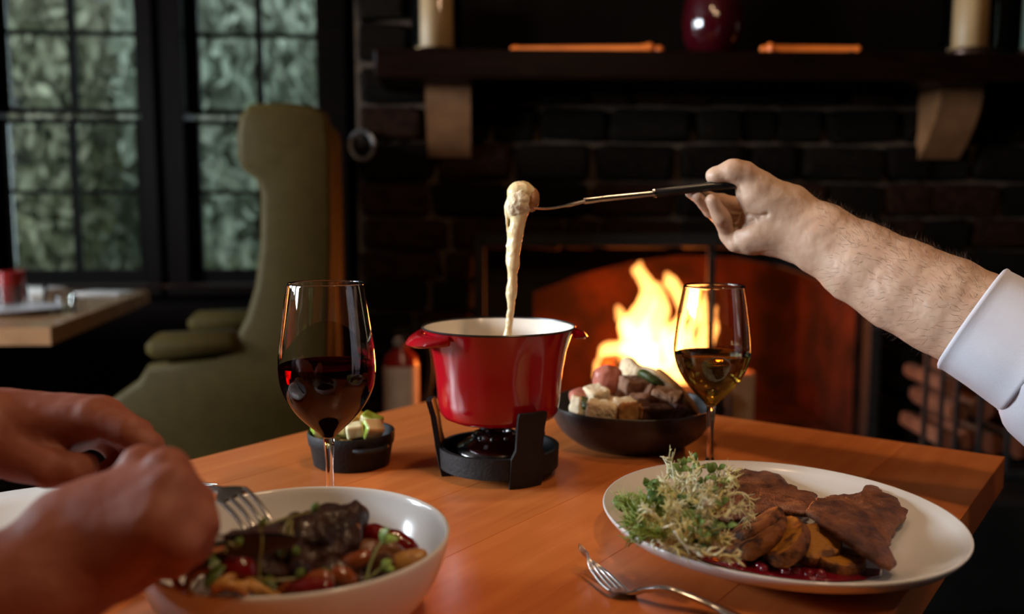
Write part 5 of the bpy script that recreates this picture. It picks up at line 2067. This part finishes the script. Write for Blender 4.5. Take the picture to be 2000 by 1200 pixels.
# ------------------------------------------------------------------ braised dish in the bowl
MEAT = mat('dark_braised_beef', (0.022, 0.009, 0.006), (0.060, 0.022, 0.012), 50, 0.38, bump=0.8, bscale=160, coat=0.12, spec=0.3)
STEW = mat('brown_braise', (0.10, 0.030, 0.012), (0.035, 0.014, 0.008), 60, 0.25, bump=0.8, bscale=180, coat=0.4)
REDP = mat('roast_red_pepper', (0.20, 0.008, 0.005), (0.12, 0.005, 0.004), 25, 0.12, coat=0.7)
CARR = mat('glazed_carrot', (0.28, 0.065, 0.014), (0.19, 0.040, 0.010), 30, 0.22, coat=0.4)
MUSH = mat('brown_mushroom', (0.22, 0.09, 0.04), (0.13, 0.05, 0.025), 40, 0.35, bump=0.3)
SPAE = mat('golden_dumpling', (0.52, 0.27, 0.07), (0.40, 0.17, 0.04), 40, 0.35)
HERB = mat('cooked_green', (0.10, 0.14, 0.025), (0.06, 0.09, 0.02), 40, 0.35)
bedz = 0.026
mb = MB()
n = 64
ring_ = []
for k in range(n):
    g = 2 * PI * k / n
    ring_.append(BC + Vector((math.cos(g) * .075, math.sin(g) * .075, .0215)))
mb = slab(ring_, .012, 9, 64, .7, .0035, 55, 2, .001, low=.004)
build('braise', mb, STEW, sharp=None, kind='stuff', label='dark brown braise and sauce lining the white bowl', cat='stew')
# beef
S = SDF(BC + Vector((-.12, -.09, 0)), BC + Vector((.06, .06, .12)), .002)
bp_ = [(440, 1080, .512, .0100), (480, 1078, .518, .0125), (540, 1072, .530, .0150), (600, 1058, .545, .0170), (655, 1036, .560, .0165), (682, 1015, .570, .0100)]
pts = [P(a, b_, c_) for a, b_, c_, r_ in bp_]
for i in range(len(pts) - 1):
    S.cap(pts[i], pts[i + 1], bp_[i][3], bp_[i + 1][3], .006)
    d = Vector((0, .012, -.004))
    S.cap(pts[i] + d, pts[i + 1] + d, bp_[i][3] * .9, bp_[i + 1][3] * .9, .006)
S.cap(P(655, 1060, .55), P(676, 1068, .548), .012, .007, .006)
S.cap(P(684, 1008, .57), P(692, 990, .57), .006, .003, .004)
S.cap(P(692, 990, .57), P(700, 996, .566), .0026, .0008, .002)
S.cap(P(560, 1095, .53), P(640, 1088, .54), .012, .012, .006)
mb = roughen(S.mesh(1), .0034, 75, 3)
build('braised_beef', mb, MEAT, sharp=None, label='large dark braised beef piece being cut in the white bowl', cat='beef')


def bowl_piece(name, px, py, y, b_, rot, m_, lab, cat, amp=.0016, seed=0, sc_=80, grp=None):
    S = SDF((-.04,) * 3, (.04,) * 3, .0019)
    S.ell((0, 0, 0), b_)
    mb = roughen(S.mesh(1), amp, sc_, seed)
    m = E3(*rot).to_matrix()
    c = P(px, py, y)
    mb.v = [tuple(c + m @ Vector(v)) for v in mb.v]
    return build(name, mb, m_, sharp=None, label=lab, cat=cat, group=grp)


bowl_piece('pepper_strip', 762, 1062, .585, (.024, .009, .0105), (10, 16, -12), REDP, 'glossy roast red pepper strip at the back of the bowl', 'pepper', .0016, 1, 60)
bowl_piece('dumpling', 808, 1092, .555, (.009, .008, .0075), (0, 0, 0), SPAE, 'golden dumpling chunk beside the red pepper', 'dumpling', .002, 2, 110)
for i, (px, py, y, b_, r3) in enumerate(((765, 1088, .548, (.014, .007, .010), (20, 30, 20)), (740, 1105, .535, (.013, .007, .009), (0, -30, -20)), (722, 1078, .555, (.012, .010, .008), (0, 10, 40)), (785, 1110, .535, (.009, .006, .012), (0, 25, 0)))):
    bowl_piece('mushroom_slice', px, py, y, b_, r3, MUSH if i < 3 else SPAE, ('curved brown mushroom slice under the red pepper', 'brown mushroom slice in front of the beef end', 'brown mushroom slice beside the beef end', 'upright tan mushroom slice near the golden dumpling')[i], 'mushroom', .0016, i + 4, grp='mushroom slices')
for i, (px, py, y, b_, r3, lab) in enumerate(((690, 1098, .530, (.013, .007, .006), (0, -20, 10), 'orange carrot piece in front of the beef end'), (565, 1152, .500, (.012, .006, .005), (0, -18, 5), 'carrot sliver touching the front rim of the bowl'), (670, 1128, .510, (.010, .006, .006), (0, 30, 0), 'small carrot piece low beside the pea shoot'), (625, 1132, .505, (.011, .007, .006), (0, 0, 15), 'carrot piece below the beef'))):
    bowl_piece('carrot_piece', px, py, y, b_, r3, CARR, lab, 'carrot', .0012, i + 9, grp='carrot pieces')
bowl_piece('pepper_strip', 465, 1118, .495, (.012, .008, .011), (0, 10, 0), REDP, 'dull red pepper piece under the knife blade', 'pepper', .0015, 8)
bowl_piece('pepper_strip', 605, 1148, .495, (.016, .006, .006), (0, -8, 0), REDP, 'low red pepper sliver along the front rim of the bowl', 'pepper', .0015, 18)
for i, (px, py, y) in enumerate(((372, 1128, .490), (395, 1138, .485), (425, 1142, .482), (385, 1115, .500), (450, 1150, .482), (350, 1120, .495), (480, 1150, .488), (512, 1148, .492))):
    c = P(px, py, y)
    mb = MB()
    a0 = Rs.uniform(0, 6)
    q = [c + Vector((math.cos(a0 + t) * .0085, math.sin(a0 + t) * .006, .005 * math.sin(t * 1.3))) for t in [k * .35 for k in range(12)]]
    mb.tube(q, [.0024] * 11 + [.0014], 8)
    build('noodle_curl', mb, SPAE, sharp=None, label='short golden noodle curl at the hand side of the bowl', cat='noodle', group='noodle curls')
for i, (p0, p1, wd) in enumerate((((365, 1120, .495), (430, 1100, .50), .008), ((400, 1150, .48), (440, 1105, .49), .004), ((610, 1120, .505), (650, 1145, .50), .006), ((500, 1135, .495), (540, 1150, .49), .005))):
    mb = MB()
    leaf_blade(mb, P(*p0), P(*p1), wd, (0, -.5, .8), .3, 8)
    build('herb_leaf', mb, HERB, sharp=None, label='wilted green herb leaf lying on the braise in the bowl', cat='herb', group='wilted herb leaves')
for i, (px, py, y, b_) in enumerate(((700, 1136, .524, .009), (650, 1115, .515, .012), (530, 1125, .505, .013), (590, 1120, .51, .012), (742, 1122, .540, .009))):
    bowl_piece('beef_shred', px, py, y, (b_, b_ * .8, b_ * .62), (0, 20 * i, 30 * i), MEAT, ('dark beef shred beside the pea shoot base', 'dark beef shred just under the large piece', 'dark beef shred near the red pepper piece', 'dark beef shred in the middle of the bowl front', 'dark beef shred near the rim under the mushrooms')[i], 'beef', .003, 30 + i, 90, 'beef shreds')
sprout([P(715, 1135, .52), P(722, 1105, .522), P(735, 1075, .525), P(745, 1060, .527)], ((.4, -.1, .8), (.9, 0, .2)), 'tall pea shoot standing up from the bowl in front of the pepper', None, .0035, .011, mat('bright_pea_green', (0.30, 0.45, 0.10), (0.24, 0.38, 0.08), 40, 0.4))
sprout([P(716, 1134, .518), P(730, 1122, .516), P(742, 1112, .516)], ((.8, 0, .6), (.7, .2, -.1)), 'short pea shoot with two leaves at the bowl front', None, .003, .009, mat('bright_pea_green', (0.3, 0.45, 0.1)))
for i, ps in enumerate((((510, 1150, .490), (506, 1110, .494), (512, 1060, .496), (508, 1030, .50)), ((560, 1060, .512), (570, 1020, .522), (560, 1025, .52), (545, 1090, .505)), ((565, 1022, .522), (575, 1060, .515), (572, 1088, .51)), ((440, 1080, .488), (445, 1060, .49), (460, 1070, .488)), ((490, 1130, .49), (540, 1134, .49), (580, 1130, .495)), ((520, 1025, .52), (560, 1012, .53), (610, 1000, .545)))):
    mb = MB()
    q = arc_pts([P(*p) for p in ps], 16)
    t = root('tendril', q[0], ('thin pea tendril hanging over the beef by the knife', 'thin pea tendril looped over the middle of the beef', 'short pea tendril crossing the beef beside the loop', 'small pea tendril curled at the knife bolster', 'thin pea tendril lying along the bowl front', 'thin pea tendril arching over the top of the beef')[i], 'sprout', 'pea tendrils')
    mb.tube(q, [.0008] * 15 + [.0004], 6)
    build('stem', mb, mat('tendril_green', (0.20, 0.16, 0.05), (0.26, 0.24, 0.08), 40, 0.4), t)
    mb = MB()
    leaf_blade(mb, q[-1], q[-1] + Vector((.004, 0, .006)), .0026, (0, -1, .3), .2, 6)
    build('leaf', mb, SPR, t, sharp=None)

# ------------------------------------------------------------------ people
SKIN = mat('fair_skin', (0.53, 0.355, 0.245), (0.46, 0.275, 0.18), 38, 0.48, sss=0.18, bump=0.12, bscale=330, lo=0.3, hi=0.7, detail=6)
SKIN2 = mat('firelit_skin', (0.33, 0.11, 0.066), (0.25, 0.072, 0.044), 34, 0.60, sss=0.18, bump=0.12, bscale=330, lo=0.3, hi=0.7)  # skin darkened and reddened: the deep red of firelight is put into the colour
NAIL = mat('fingernail', (0.62, 0.34, 0.27), rough=0.25)
SHIRT = mat('white_shirt_cotton', (0.60, 0.59, 0.64), (0.56, 0.55, 0.60), 30, 0.75, bump=0.1, bscale=500)
DARKS = mat('charcoal_jumper', (0.020, 0.018, 0.020), (0.03, 0.027, 0.03), 200, 0.9, bump=0.4, bscale=400)
HAIRM = mat('dark_brown_hair', (0.030, 0.016, 0.010), (0.05, 0.028, 0.018), 90, 0.5, stretch=(1, 1, .2))
HAIRA = mat('arm_hair', (0.06, 0.03, 0.018), rough=0.5)

# ---- the diner on the right: forearm over the table, fork between thumb and fingers
YA = 0.925
lo = Vector((P(1330, 500, YA).x - .01, YA - .21, P(1900, 800, YA).z - .06))
hi = Vector((P(2150, 500, YA).x + .03, YA + .10, P(1400, 305, YA).z + .01))
S = SDF(lo, hi, .0019)


def A(px, py, dy=0.0):         # the forearm comes nearer towards the elbow
    return P(px, py, YA + dy - .00024 * max(0, px - 1540))


# forearm: broad at the wrist seen from the palm side, rounder towards the elbow
fa = [((1545, 438), .0285, .8), ((1600, 464), .0300, .8), ((1680, 514), .0362, .85), ((1760, 558), .0418, .9), ((1840, 596), .0450, .95), ((1920, 636), .0462, 1), ((2060, 715), .0462, 1)]
for i in range(len(fa) - 1):
    (p0, r0, f0), (p1, r1, f1) = fa[i], fa[i + 1]
    S.cap(A(*p0, .004), A(*p1, .004), r0 * f0 * .93, r1 * f1 * .93, .010)
    # widen in the picture plane
    d = (A(*p1) - A(*p0)).normalized()
    up = Vector((-d.z, 0, d.x))
    for sg in (-1, 1):
        S.cap(A(*p0, .004) + up * sg * r0 * (1 - f0 * .8) * 1.0, A(*p1, .004) + up * sg * r1 * (1 - f1 * .8) * 1.0, r0 * .78, r1 * .78, .014)
# palm, thumb base, outer edge of the palm
S.cap(A(1548, 425, .006), A(1486, 430, .013), .0235, .0195, .016)
S.cap(A(1545, 450, .006), A(1472, 450, .016), .022, .0165, .016)
S.cap(A(1530, 398, .004), A(1478, 385, .030), .018, .013, .012)
S.cap(A(1540, 402, .002), A(1472, 366, -.002), .0205, .0150, .012)
S.ell(A(1492, 393, -.004), (.027, .015, .0190), .016, Euler((0, math.radians(25), 0)))
S.cap(A(1530, 468, .004), A(1462, 466, .010), .0170, .0150, .012)
S.cap(A(1462, 466, .010), A(1446, 470, .020), .0145, .0120, .010)
S.ell(A(1498, 458, -.004), (.022, .012, .013), .008)
# thumb
th = S.fork()
th.chain([A(1482, 362, -.002), A(1452, 340, -.006), A(1431, 334, -.008), A(1398, 342.5, -.004), A(1391, 344.5, -.002)], [.0155, .0124, .0102, .0080, .0066], .006)
th.ell(A(1430, 333, -.008), (.0104, .0098, .0104), .006)
S.join(th, .006)
# fingers
fing = [
    ([(1468, 408, .045), (1408, 396, .042), (1375, 387, .024), (1350, 376.5, .004)], [.0105, .0094, .0084, .0066]),
    ([(1462, 432, .045), (1414, 430, .040), (1388, 408, .018), (1362, 382.5, -.001)], [.0108, .0098, .0086, .0068]),
    ([(1462, 456, .040), (1424, 456, .020), (1408, 424, .000), (1391, 391.0, -.008)], [.0105, .0100, .0088, .0070]),
    ([(1456, 472, .024), (1436, 476, .012), (1424, 464, .016), (1412, 440, .024)], [.0100, .0088, .0078, .0062]),
]
for pts, rad in fing:
    f_ = S.fork()
    f_.chain([A(*p) for p in pts], rad, .004)
    S.join(f_, .0028)
# creases: thumb base line, palm line, wrist lines
for pts, r_ in ((((1443, 362), (1446, 390), (1460, 418), (1482, 424), (1502, 418)), .0005), (((1430, 440), (1448, 446), (1475, 430)), .0004)):
    q = [A(*p) for p in pts]
    # press the line into the skin from the camera side
    for i in range(len(q) - 1):
        for u in np.linspace(0, 1, 9):
            m_ = q[i].lerp(q[i + 1], float(u))
            dr = (m_ - CAM).normalized()
            ix = None
            for t in np.arange(-.05, .05, .0012):
                w_ = m_ + dr * float(t)
                g = [int(round((w_[a] - S.lo[a]) / S.h)) for a in range(3)]
                if all(0 <= g[a] < S.n[a] for a in range(3)) and S.F[g[0], g[1], g[2]] < 0:
                    ix = w_
                    break
            if ix is not None:
                S.cap(ix, ix + dr * .0002, r_, r_, .0035, sub=True)
arm = S.mesh(2)
roughen(arm, .0006, 90, 2)
guest = root('person', A(2080, 720), 'diner in a white shirt reaching in to lift the fondue fork', 'person')
armo = build('arm', arm, SKIN, guest, sharp=None)
# nail of the index finger and of the thumb
mb = MB()
mb.ball(A(1353, 364.5, .010), .0048, 12, 6, (1.15, .8, .35), Euler((0, -.3, 0)))
build('nail', mb, NAIL, armo)
# sleeve with a turned-back cuff
SA, SBv = A(1897, 624, .002), A(2125, 752, .002)
ax = (SBv - SA).normalized()
up = Vector((-ax.z, 0, ax.x)).normalized()
if up.z < 0: up = -up
dp = ax.cross(up).normalized()


def loft(stations, n=56, wr=0.0, seed=0, sq=2.4, inner=0.0025):
    """stations: (distance along the arm, centre shift up, half height, half depth)"""
    mb = MB()
    vs, fs = [], []
    allst = [(s_, c_, h_, d_, 0) for s_, c_, h_, d_ in stations] + [(s_, c_, h_ - inner, d_ - inner, 1) for s_, c_, h_, d_ in stations[::-1]]
    for s_, c_, h_, d_, inn in allst:
        for k in range(n):
            g = 2 * PI * k / n
            cu, su = math.cos(g), math.sin(g)
            x_ = math.copysign(abs(cu) ** (2 / sq), cu)
            y_ = math.copysign(abs(su) ** (2 / sq), su)
            p = SA + ax * (s_ + .006 * math.sin(g) * 0) + up * (c_ + h_ * x_) + dp * (d_ * y_)
            if wr and not inn:
                b_ = mnoise.fractal(Vector((s_ * 22, cu * 1.6 + seed, su * 1.6)), 1, 2, 3) * wr
                p += (up * x_ + dp * y_) * b_
            vs.append(p)
    m_ = len(allst)
    for i in range(m_):
        j = (i + 1) % m_
        for k in range(n):
            fs.append((i * n + k, i * n + (k + 1) % n, j * n + (k + 1) % n, j * n + k))
    mb.add(vs, fs)
    return mb


tl_ = .0
sl_ = build('sleeve', loft([(.004 + .012 * i, 0, .0520 + .0006 * i, .0520 + .0008 * i) for i in range(11)], 56, .003, 3), SHIRT, guest, sharp=None)
cst = [(-0.001, 0, 0.054, 0.0535), (0.0005, 0, 0.056, 0.0555), (0.003, 0, 0.0557, 0.0552), (0.0045, 0, 0.055, 0.0545), (0.012, 0, 0.0553, 0.0548), (0.03, -0.0005, 0.056, 0.0558), (0.05, -0.001, 0.0575, 0.057), (0.0625, -0.001, 0.0585, 0.0578), (0.064, -0.001, 0.0593, 0.0586), (0.0665, -0.001, 0.0593, 0.0586), (0.068, -0.001, 0.0581, 0.0578)]
cf_ = build('cuff', loft(cst, 64, .0012, 8), SHIRT, sl_, sharp=None)


def torso(S, c, face, sh, low=.45):
    """seated upper body about c (at the chest), facing the unit vector face"""
    f_ = Vector(face)
    r_ = Vector((f_.y, -f_.x, 0))
    c = Vector(c)
    for z_, w_, d_ in ((-.52, .15, .13), (-.36, .135, .115), (-.2, .14, .115), (-.05, .15, .12), (.06, .14, .11)):
        for sg in (-1, 1):
            S.cap(c + r_ * sg * (w_ - d_) * .9 + Vector((0, 0, z_)), c + r_ * sg * (w_ - d_) * .9 + Vector((0, 0, z_ + .1)), d_, d_, .05)
    for sg in (-1, 1):
        S.cap(c + r_ * sg * .06 + Vector((0, 0, .13)), c + r_ * sg * .175 + Vector((0, 0, .09)), .06, .055, .05)
    S.cap(c + Vector((0, 0, .14)), c + Vector((0, 0, .21)), .06, .055, .03)
    return f_, r_


def head(parent, c, face, skin):
    f_ = Vector(face).normalized()
    r_ = Vector((f_.y, -f_.x, 0))
    c = Vector(c)
    m = Matrix((r_, f_, Vector((0, 0, 1)))).transposed()
    S = SDF(c - Vector((.14, .14, .22)), c + Vector((.14, .14, .15)), .004)

    def L(x, y, z): return c + m @ Vector((x, y, z))
    S.ell(L(0, -.01, .03), (.076, .096, .095), .0, m)
    S.ell(L(0, .025, -.045), (.058, .066, .07), .03, m)
    S.cap(L(0, -.02, -.05), L(0, -.035, -.17), .054, .058, .03)
    S.cap(L(0, .085, .012), L(0, .103, -.018), .008, .013, .012)
    for sg in (-1, 1):
        S.ell(L(sg * .079, -.008, 0), (.009, .018, .032), .006, m)
        S.ell(L(sg * .031, .094, .018), (.017, .014, .010), .006, m, sub=True)
        S.cap(L(sg * .014, .086, .034), L(sg * .048, .078, .034), .008, .006, .01)
    S.cap(L(-.02, .086, -.058), L(.02, .086, -.058), .008, .008, .006)
    S.cap(L(-.02, .090, -.053), L(.02, .090, -.053), .0015, .0015, .003, sub=True)
    hd = build('head', S.mesh(2), skin, parent, sharp=None)
    for sg in (-1, 1):
        mb = MB()
        mb.ball(L(sg * .031, .080, .016), .0115, 14, 8)
        build('eye', mb, mat('eye_white', (0.7, 0.68, 0.65), rough=0.2), hd)
    S = SDF(c - Vector((.15, .15, .16)), c + Vector((.15, .15, .17)), .005)
    S.ell(L(0, -.02, .042), (.088, .104, .100), .0, m)
    S.ell(L(0, .06, -.05), (.095, .075, .10), .01, m, sub=True)
    S.cap(L(0, -.05, -.16), L(0, .02, -.14), .07, .07, .02, sub=True)
    mb = roughen(S.mesh(2), .006, 40, 2)
    build('hair', mb, HAIRM, hd, sharp=None)


S = SDF((.40, .38, .5), (1.18, 1.1, 1.52), .011)
gc = Vector((.95, .70, 1.06))
gf = Vector((-1, .03, 0)).normalized()
torso(S, gc, gf, 1)
el = A(2125, 752, .002)
S.cap(el, el + (SA - el).normalized() * .004, .062, .060, .03)
S.cap(el, gc + Vector((-.02, .17, .09)), .066, .066, .05)
S.cap(gc + Vector((0, -.17, .09)), gc + Vector((.0, -.23, -.20)), .06, .055, .05)
S.cap(gc + Vector((0, -.23, -.20)), gc + Vector((-.2, -.20, -.32)), .052, .045, .04)
build('shirt', roughen(S.mesh(2), .006, 14, 5), SHIRT, guest, sharp=None)
head(guest, gc + Vector((-.03, 0, .39)), gf, SKIN)
# fine dark hairs along the forearm
Rh = random.Random(9)
V = np.array(arm.v)
mb = MB()
fdir = (A(1545, 438) - A(1897, 624)).normalized()
idx = list(range(0, len(V)))
Rh.shuffle(idx)
cnt = 0
nrm = np.zeros_like(V)
for f in arm.f:
    n_ = np.cross(V[f[1]] - V[f[0]], V[f[2]] - V[f[0]])
    for i in f: nrm[i] += n_
nrm /= (np.linalg.norm(nrm, axis=1)[:, None] + 1e-12)
x0, x1 = A(1585, 450).x, A(1900, 630).x
for i in idx:
    v = Vector(V[i])
    if not (x0 < v.x < x1): continue
    n_ = Vector(nrm[i])
    tpos = (v.x - x0) / (x1 - x0)
    w_ = .10 + .9 * max(0, n_.z) ** 1.2 + .35 * (n_.y < -.3) * (.2 + tpos)
    if Rh.random() > w_: continue
    d = (fdir * -Rh.uniform(-.9, -.2) + n_ * Rh.uniform(.25, .7) + Vector((Rh.uniform(-.4, .4), Rh.uniform(-.4, .4), Rh.uniform(-.5, .2)))).normalized()
    L = Rh.uniform(.005, .011)
    side = d.cross(n_).normalized() * .00011
    p0_, p1_, p2_ = v, v + d * L * .5 + n_ * .0008, v + d * L + n_ * .0006
    mb.add([p0_ - side, p0_ + side, p0_ + n_ * .0001, p1_ - side * .8, p1_ + side * .8, p1_ + n_ * .0001, p2_], [(0, 1, 4, 3), (1, 2, 5, 4), (2, 0, 3, 5), (3, 4, 6), (4, 5, 6), (5, 3, 6)])
    cnt += 1
    if cnt > 1500: break
o = build('arm_hair', mb, HAIRA, armo, sharp=None)
o['kind'] = 'stuff'

# ---- the diner on the left: right hand cutting, left hand on the fork
diner = root('person', (-0.86, 0.40, 0.6), 'diner at the table\'s window side cutting the meat with knife and fork', 'person')
Yk = 0.47


def K(px, py, dy=0.0): return P(px, py, Yk + dy)


lo = Vector((-0.52, .27, .72)); hi = Vector((K(430, 1000).x + .01, .58, .93))
S = SDF(lo, hi, .0021)
S.cap(K(150, 1062, 0), K(95, 1135, -.02), .0285, .0275, .02)
S.cap(K(95, 1135, -.02), Vector((-.44, .36, .800)), .0285, .042, .02)
S.cap(K(165, 1045, .01), K(285, 945, .022), .0260, .0160, .014)
S.cap(K(165, 1050, -.002), K(318, 952, .004), .0260, .0165, .014)
S.cap(K(165, 1060, -.008), K(325, 985, -.014), .0250, .0160, .014)
S.cap(K(175, 1085, -.012), K(305, 1030, -.026), .0230, .0150, .014)
S.ell(K(235, 1030, .004), (.030, .024, .021), .012, Euler((0, math.radians(-30), 0)))
for px, py, dy in ((276, 914, .024), (327, 920, .004), (338, 956, -.013)):
    S.ell(K(px, py, dy), (.0135, .0125, .0135), .004)
kf = [
    ([(283, 930, .024), (352, 955, .028), (388, 1005, .026), (392, 1045, .018)], [.0125, .0112, .0098, .0085]),
    ([(325, 932, .005), (375, 980, .004), (392, 1030, .004), (375, 1070, .010)], [.0128, .0115, .0100, .0085]),
    ([(335, 968, -.012), (383, 1018, -.014), (378, 1065, -.008), (340, 1088, .004)], [.0125, .0112, .0098, .0082]),
    ([(315, 1015, -.026), (355, 1060, -.026), (340, 1098, -.016), (300, 1108, -.002)], [.0115, .0102, .0090, .0076]),
]
for pts, rad in kf:
    f_ = S.fork()
    f_.chain([K(*p) for p in pts], rad, .004)
    S.join(f_, .004)
t_ = S.fork()
t_.chain([K(200, 1085, .02), K(270, 1105, .028), K(330, 1085, .030), K(400, 1052, .026)], [.018, .0130, .0105, .0080], .006)
S.join(t_, .006)
S.cap(K(190, 1100, -.004), K(255, 1125, .002), .0165, .012, .012)
mb = S.mesh(3)
roughen(mb, .0007, 70, 4)
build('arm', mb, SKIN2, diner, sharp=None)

Yl = 0.62


def Q(px, py, dy=0.0): return P(px, py, Yl + dy)


lo = Vector((-0.66, .50, .74)); hi = Vector((Q(330, 900).x + .01, .74, .95))
S = SDF(lo, hi, .0021)
S.cap(Q(-10, 846, 0), Q(-120, 850, -.03), .0275, .030, .02)
S.cap(Q(-120, 850, -.03), Vector((-.64, .56, .86)), .030, .040, .02)
S.cap(Q(0, 840, .0), Q(180, 822, -.012), .0250, .0150, .014)
S.cap(Q(0, 842, .008), Q(195, 815, .008), .0250, .0155, .014)
S.cap(Q(0, 846, .014), Q(190, 822, .026), .0240, .0150, .014)
S.cap(Q(5, 852, .018), Q(170, 840, .040), .0225, .0140, .014)
S.ell(Q(95, 838, .008), (.036, .022, .019), .012)
S.cap(Q(10, 872, -.008), Q(75, 905, -.016), .020, .0150, .012)
lf = [
    ([(182, 815, -.014), (250, 842, -.022), (292, 872, -.022), (318, 915, -.016)], [.0125, .0112, .0096, .0078]),
    ([(200, 808, .008), (268, 850, .006), (290, 890, .004), (262, 920, .0)], [.0128, .0114, .0098, .0082]),
    ([(192, 815, .028), (255, 858, .028), (272, 898, .022), (235, 922, .012)], [.0125, .0110, .0096, .0080]),
    ([(172, 835, .042), (225, 870, .042), (240, 905, .034), (205, 922, .022)], [.0112, .0100, .0088, .0074]),
]
for pts, rad in lf:
    f_ = S.fork()
    f_.chain([Q(*p) for p in pts], rad, .004)
    S.join(f_, .004)
t_ = S.fork()
t_.chain([Q(40, 888, -.018), Q(95, 915, -.028), Q(140, 918, -.026), Q(172, 908, -.018)], [.018, .0125, .0105, .0080], .006)
S.join(t_, .006)
mb = S.mesh(3)
roughen(mb, .0007, 70, 9)
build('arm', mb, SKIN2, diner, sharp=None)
# jumper and head of the same diner (outside the picture, they shade the hands)
S = SDF((-1.22, -.14, .42), (-.42, .80, 1.50), .011)
dc = Vector((-.89, .31, 1.02))
df = Vector((.82, .57 * .2, 0)).normalized()
torso(S, dc, df, 1)
rgt = Vector((df.y, -df.x, 0))
S.cap(dc + rgt * .17 + Vector((0, 0, .09)), Vector((-.66, .20, .80)), .062, .055, .05)
S.cap(Vector((-.66, .20, .80)), Vector((-.43, .365, .802)), .053, .047, .03)
S.cap(dc - rgt * .17 + Vector((0, 0, .09)), Vector((-.84, .58, .84)), .062, .055, .05)
S.cap(Vector((-.84, .58, .84)), Vector((-.60, .575, .862)), .052, .044, .03)
build('jumper', roughen(S.mesh(2), .005, 16, 3), DARKS, diner, sharp=None)
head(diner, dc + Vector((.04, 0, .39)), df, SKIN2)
# knife in the front hand
kn = root('knife', K(330, 1078, .012), 'table knife held in the nearer hand, its blade in the meat', 'knife')
pA, pB = K(255, 1100, .008), K(408, 1066, .012)
mb = MB()
mb.tube([pA, pA.lerp(pB, .5), pB], [.0055, .0065, .0052], 12)
build('handle', mb, HAND, kn)
mb = MB()
mb.tube([pB, K(428, 1062, .016), K(434, 1061, .018)], [.0058, .0058, .0040], 12)
build('bolster', mb, STEEL, kn)
bl = [K(430, 1047, .018), K(480, 1043, .024), K(540, 1042, .030), K(588, 1052, .034), K(570, 1072, .033), K(490, 1090, .025), K(430, 1084, .018)]
mb = MB()
mb.prism(bl, (.0004, .0014, 0))
build('blade', mb, mat('dark_reflection_steel', (0.07, 0.065, 0.065), (0.045, 0.04, 0.04), 40, 0.35, metal=1.0), kn, smooth=False)  # the blade's near-black reflection is put into the steel colour
# fork in the rear hand
make_fork([P(514, 1046, .548), P(500, 1020, .556), P(478, 990, .566), P(450, 965, .576), P(415, 955, .586), P(370, 952, .592), P(310, 930, .602), P(262, 908, .610)], ((.5, -.55, .65), (0, -.3, .95)), 'steel fork held in the farther hand, tines down in the meat', width=.0115, tine_at=.30)
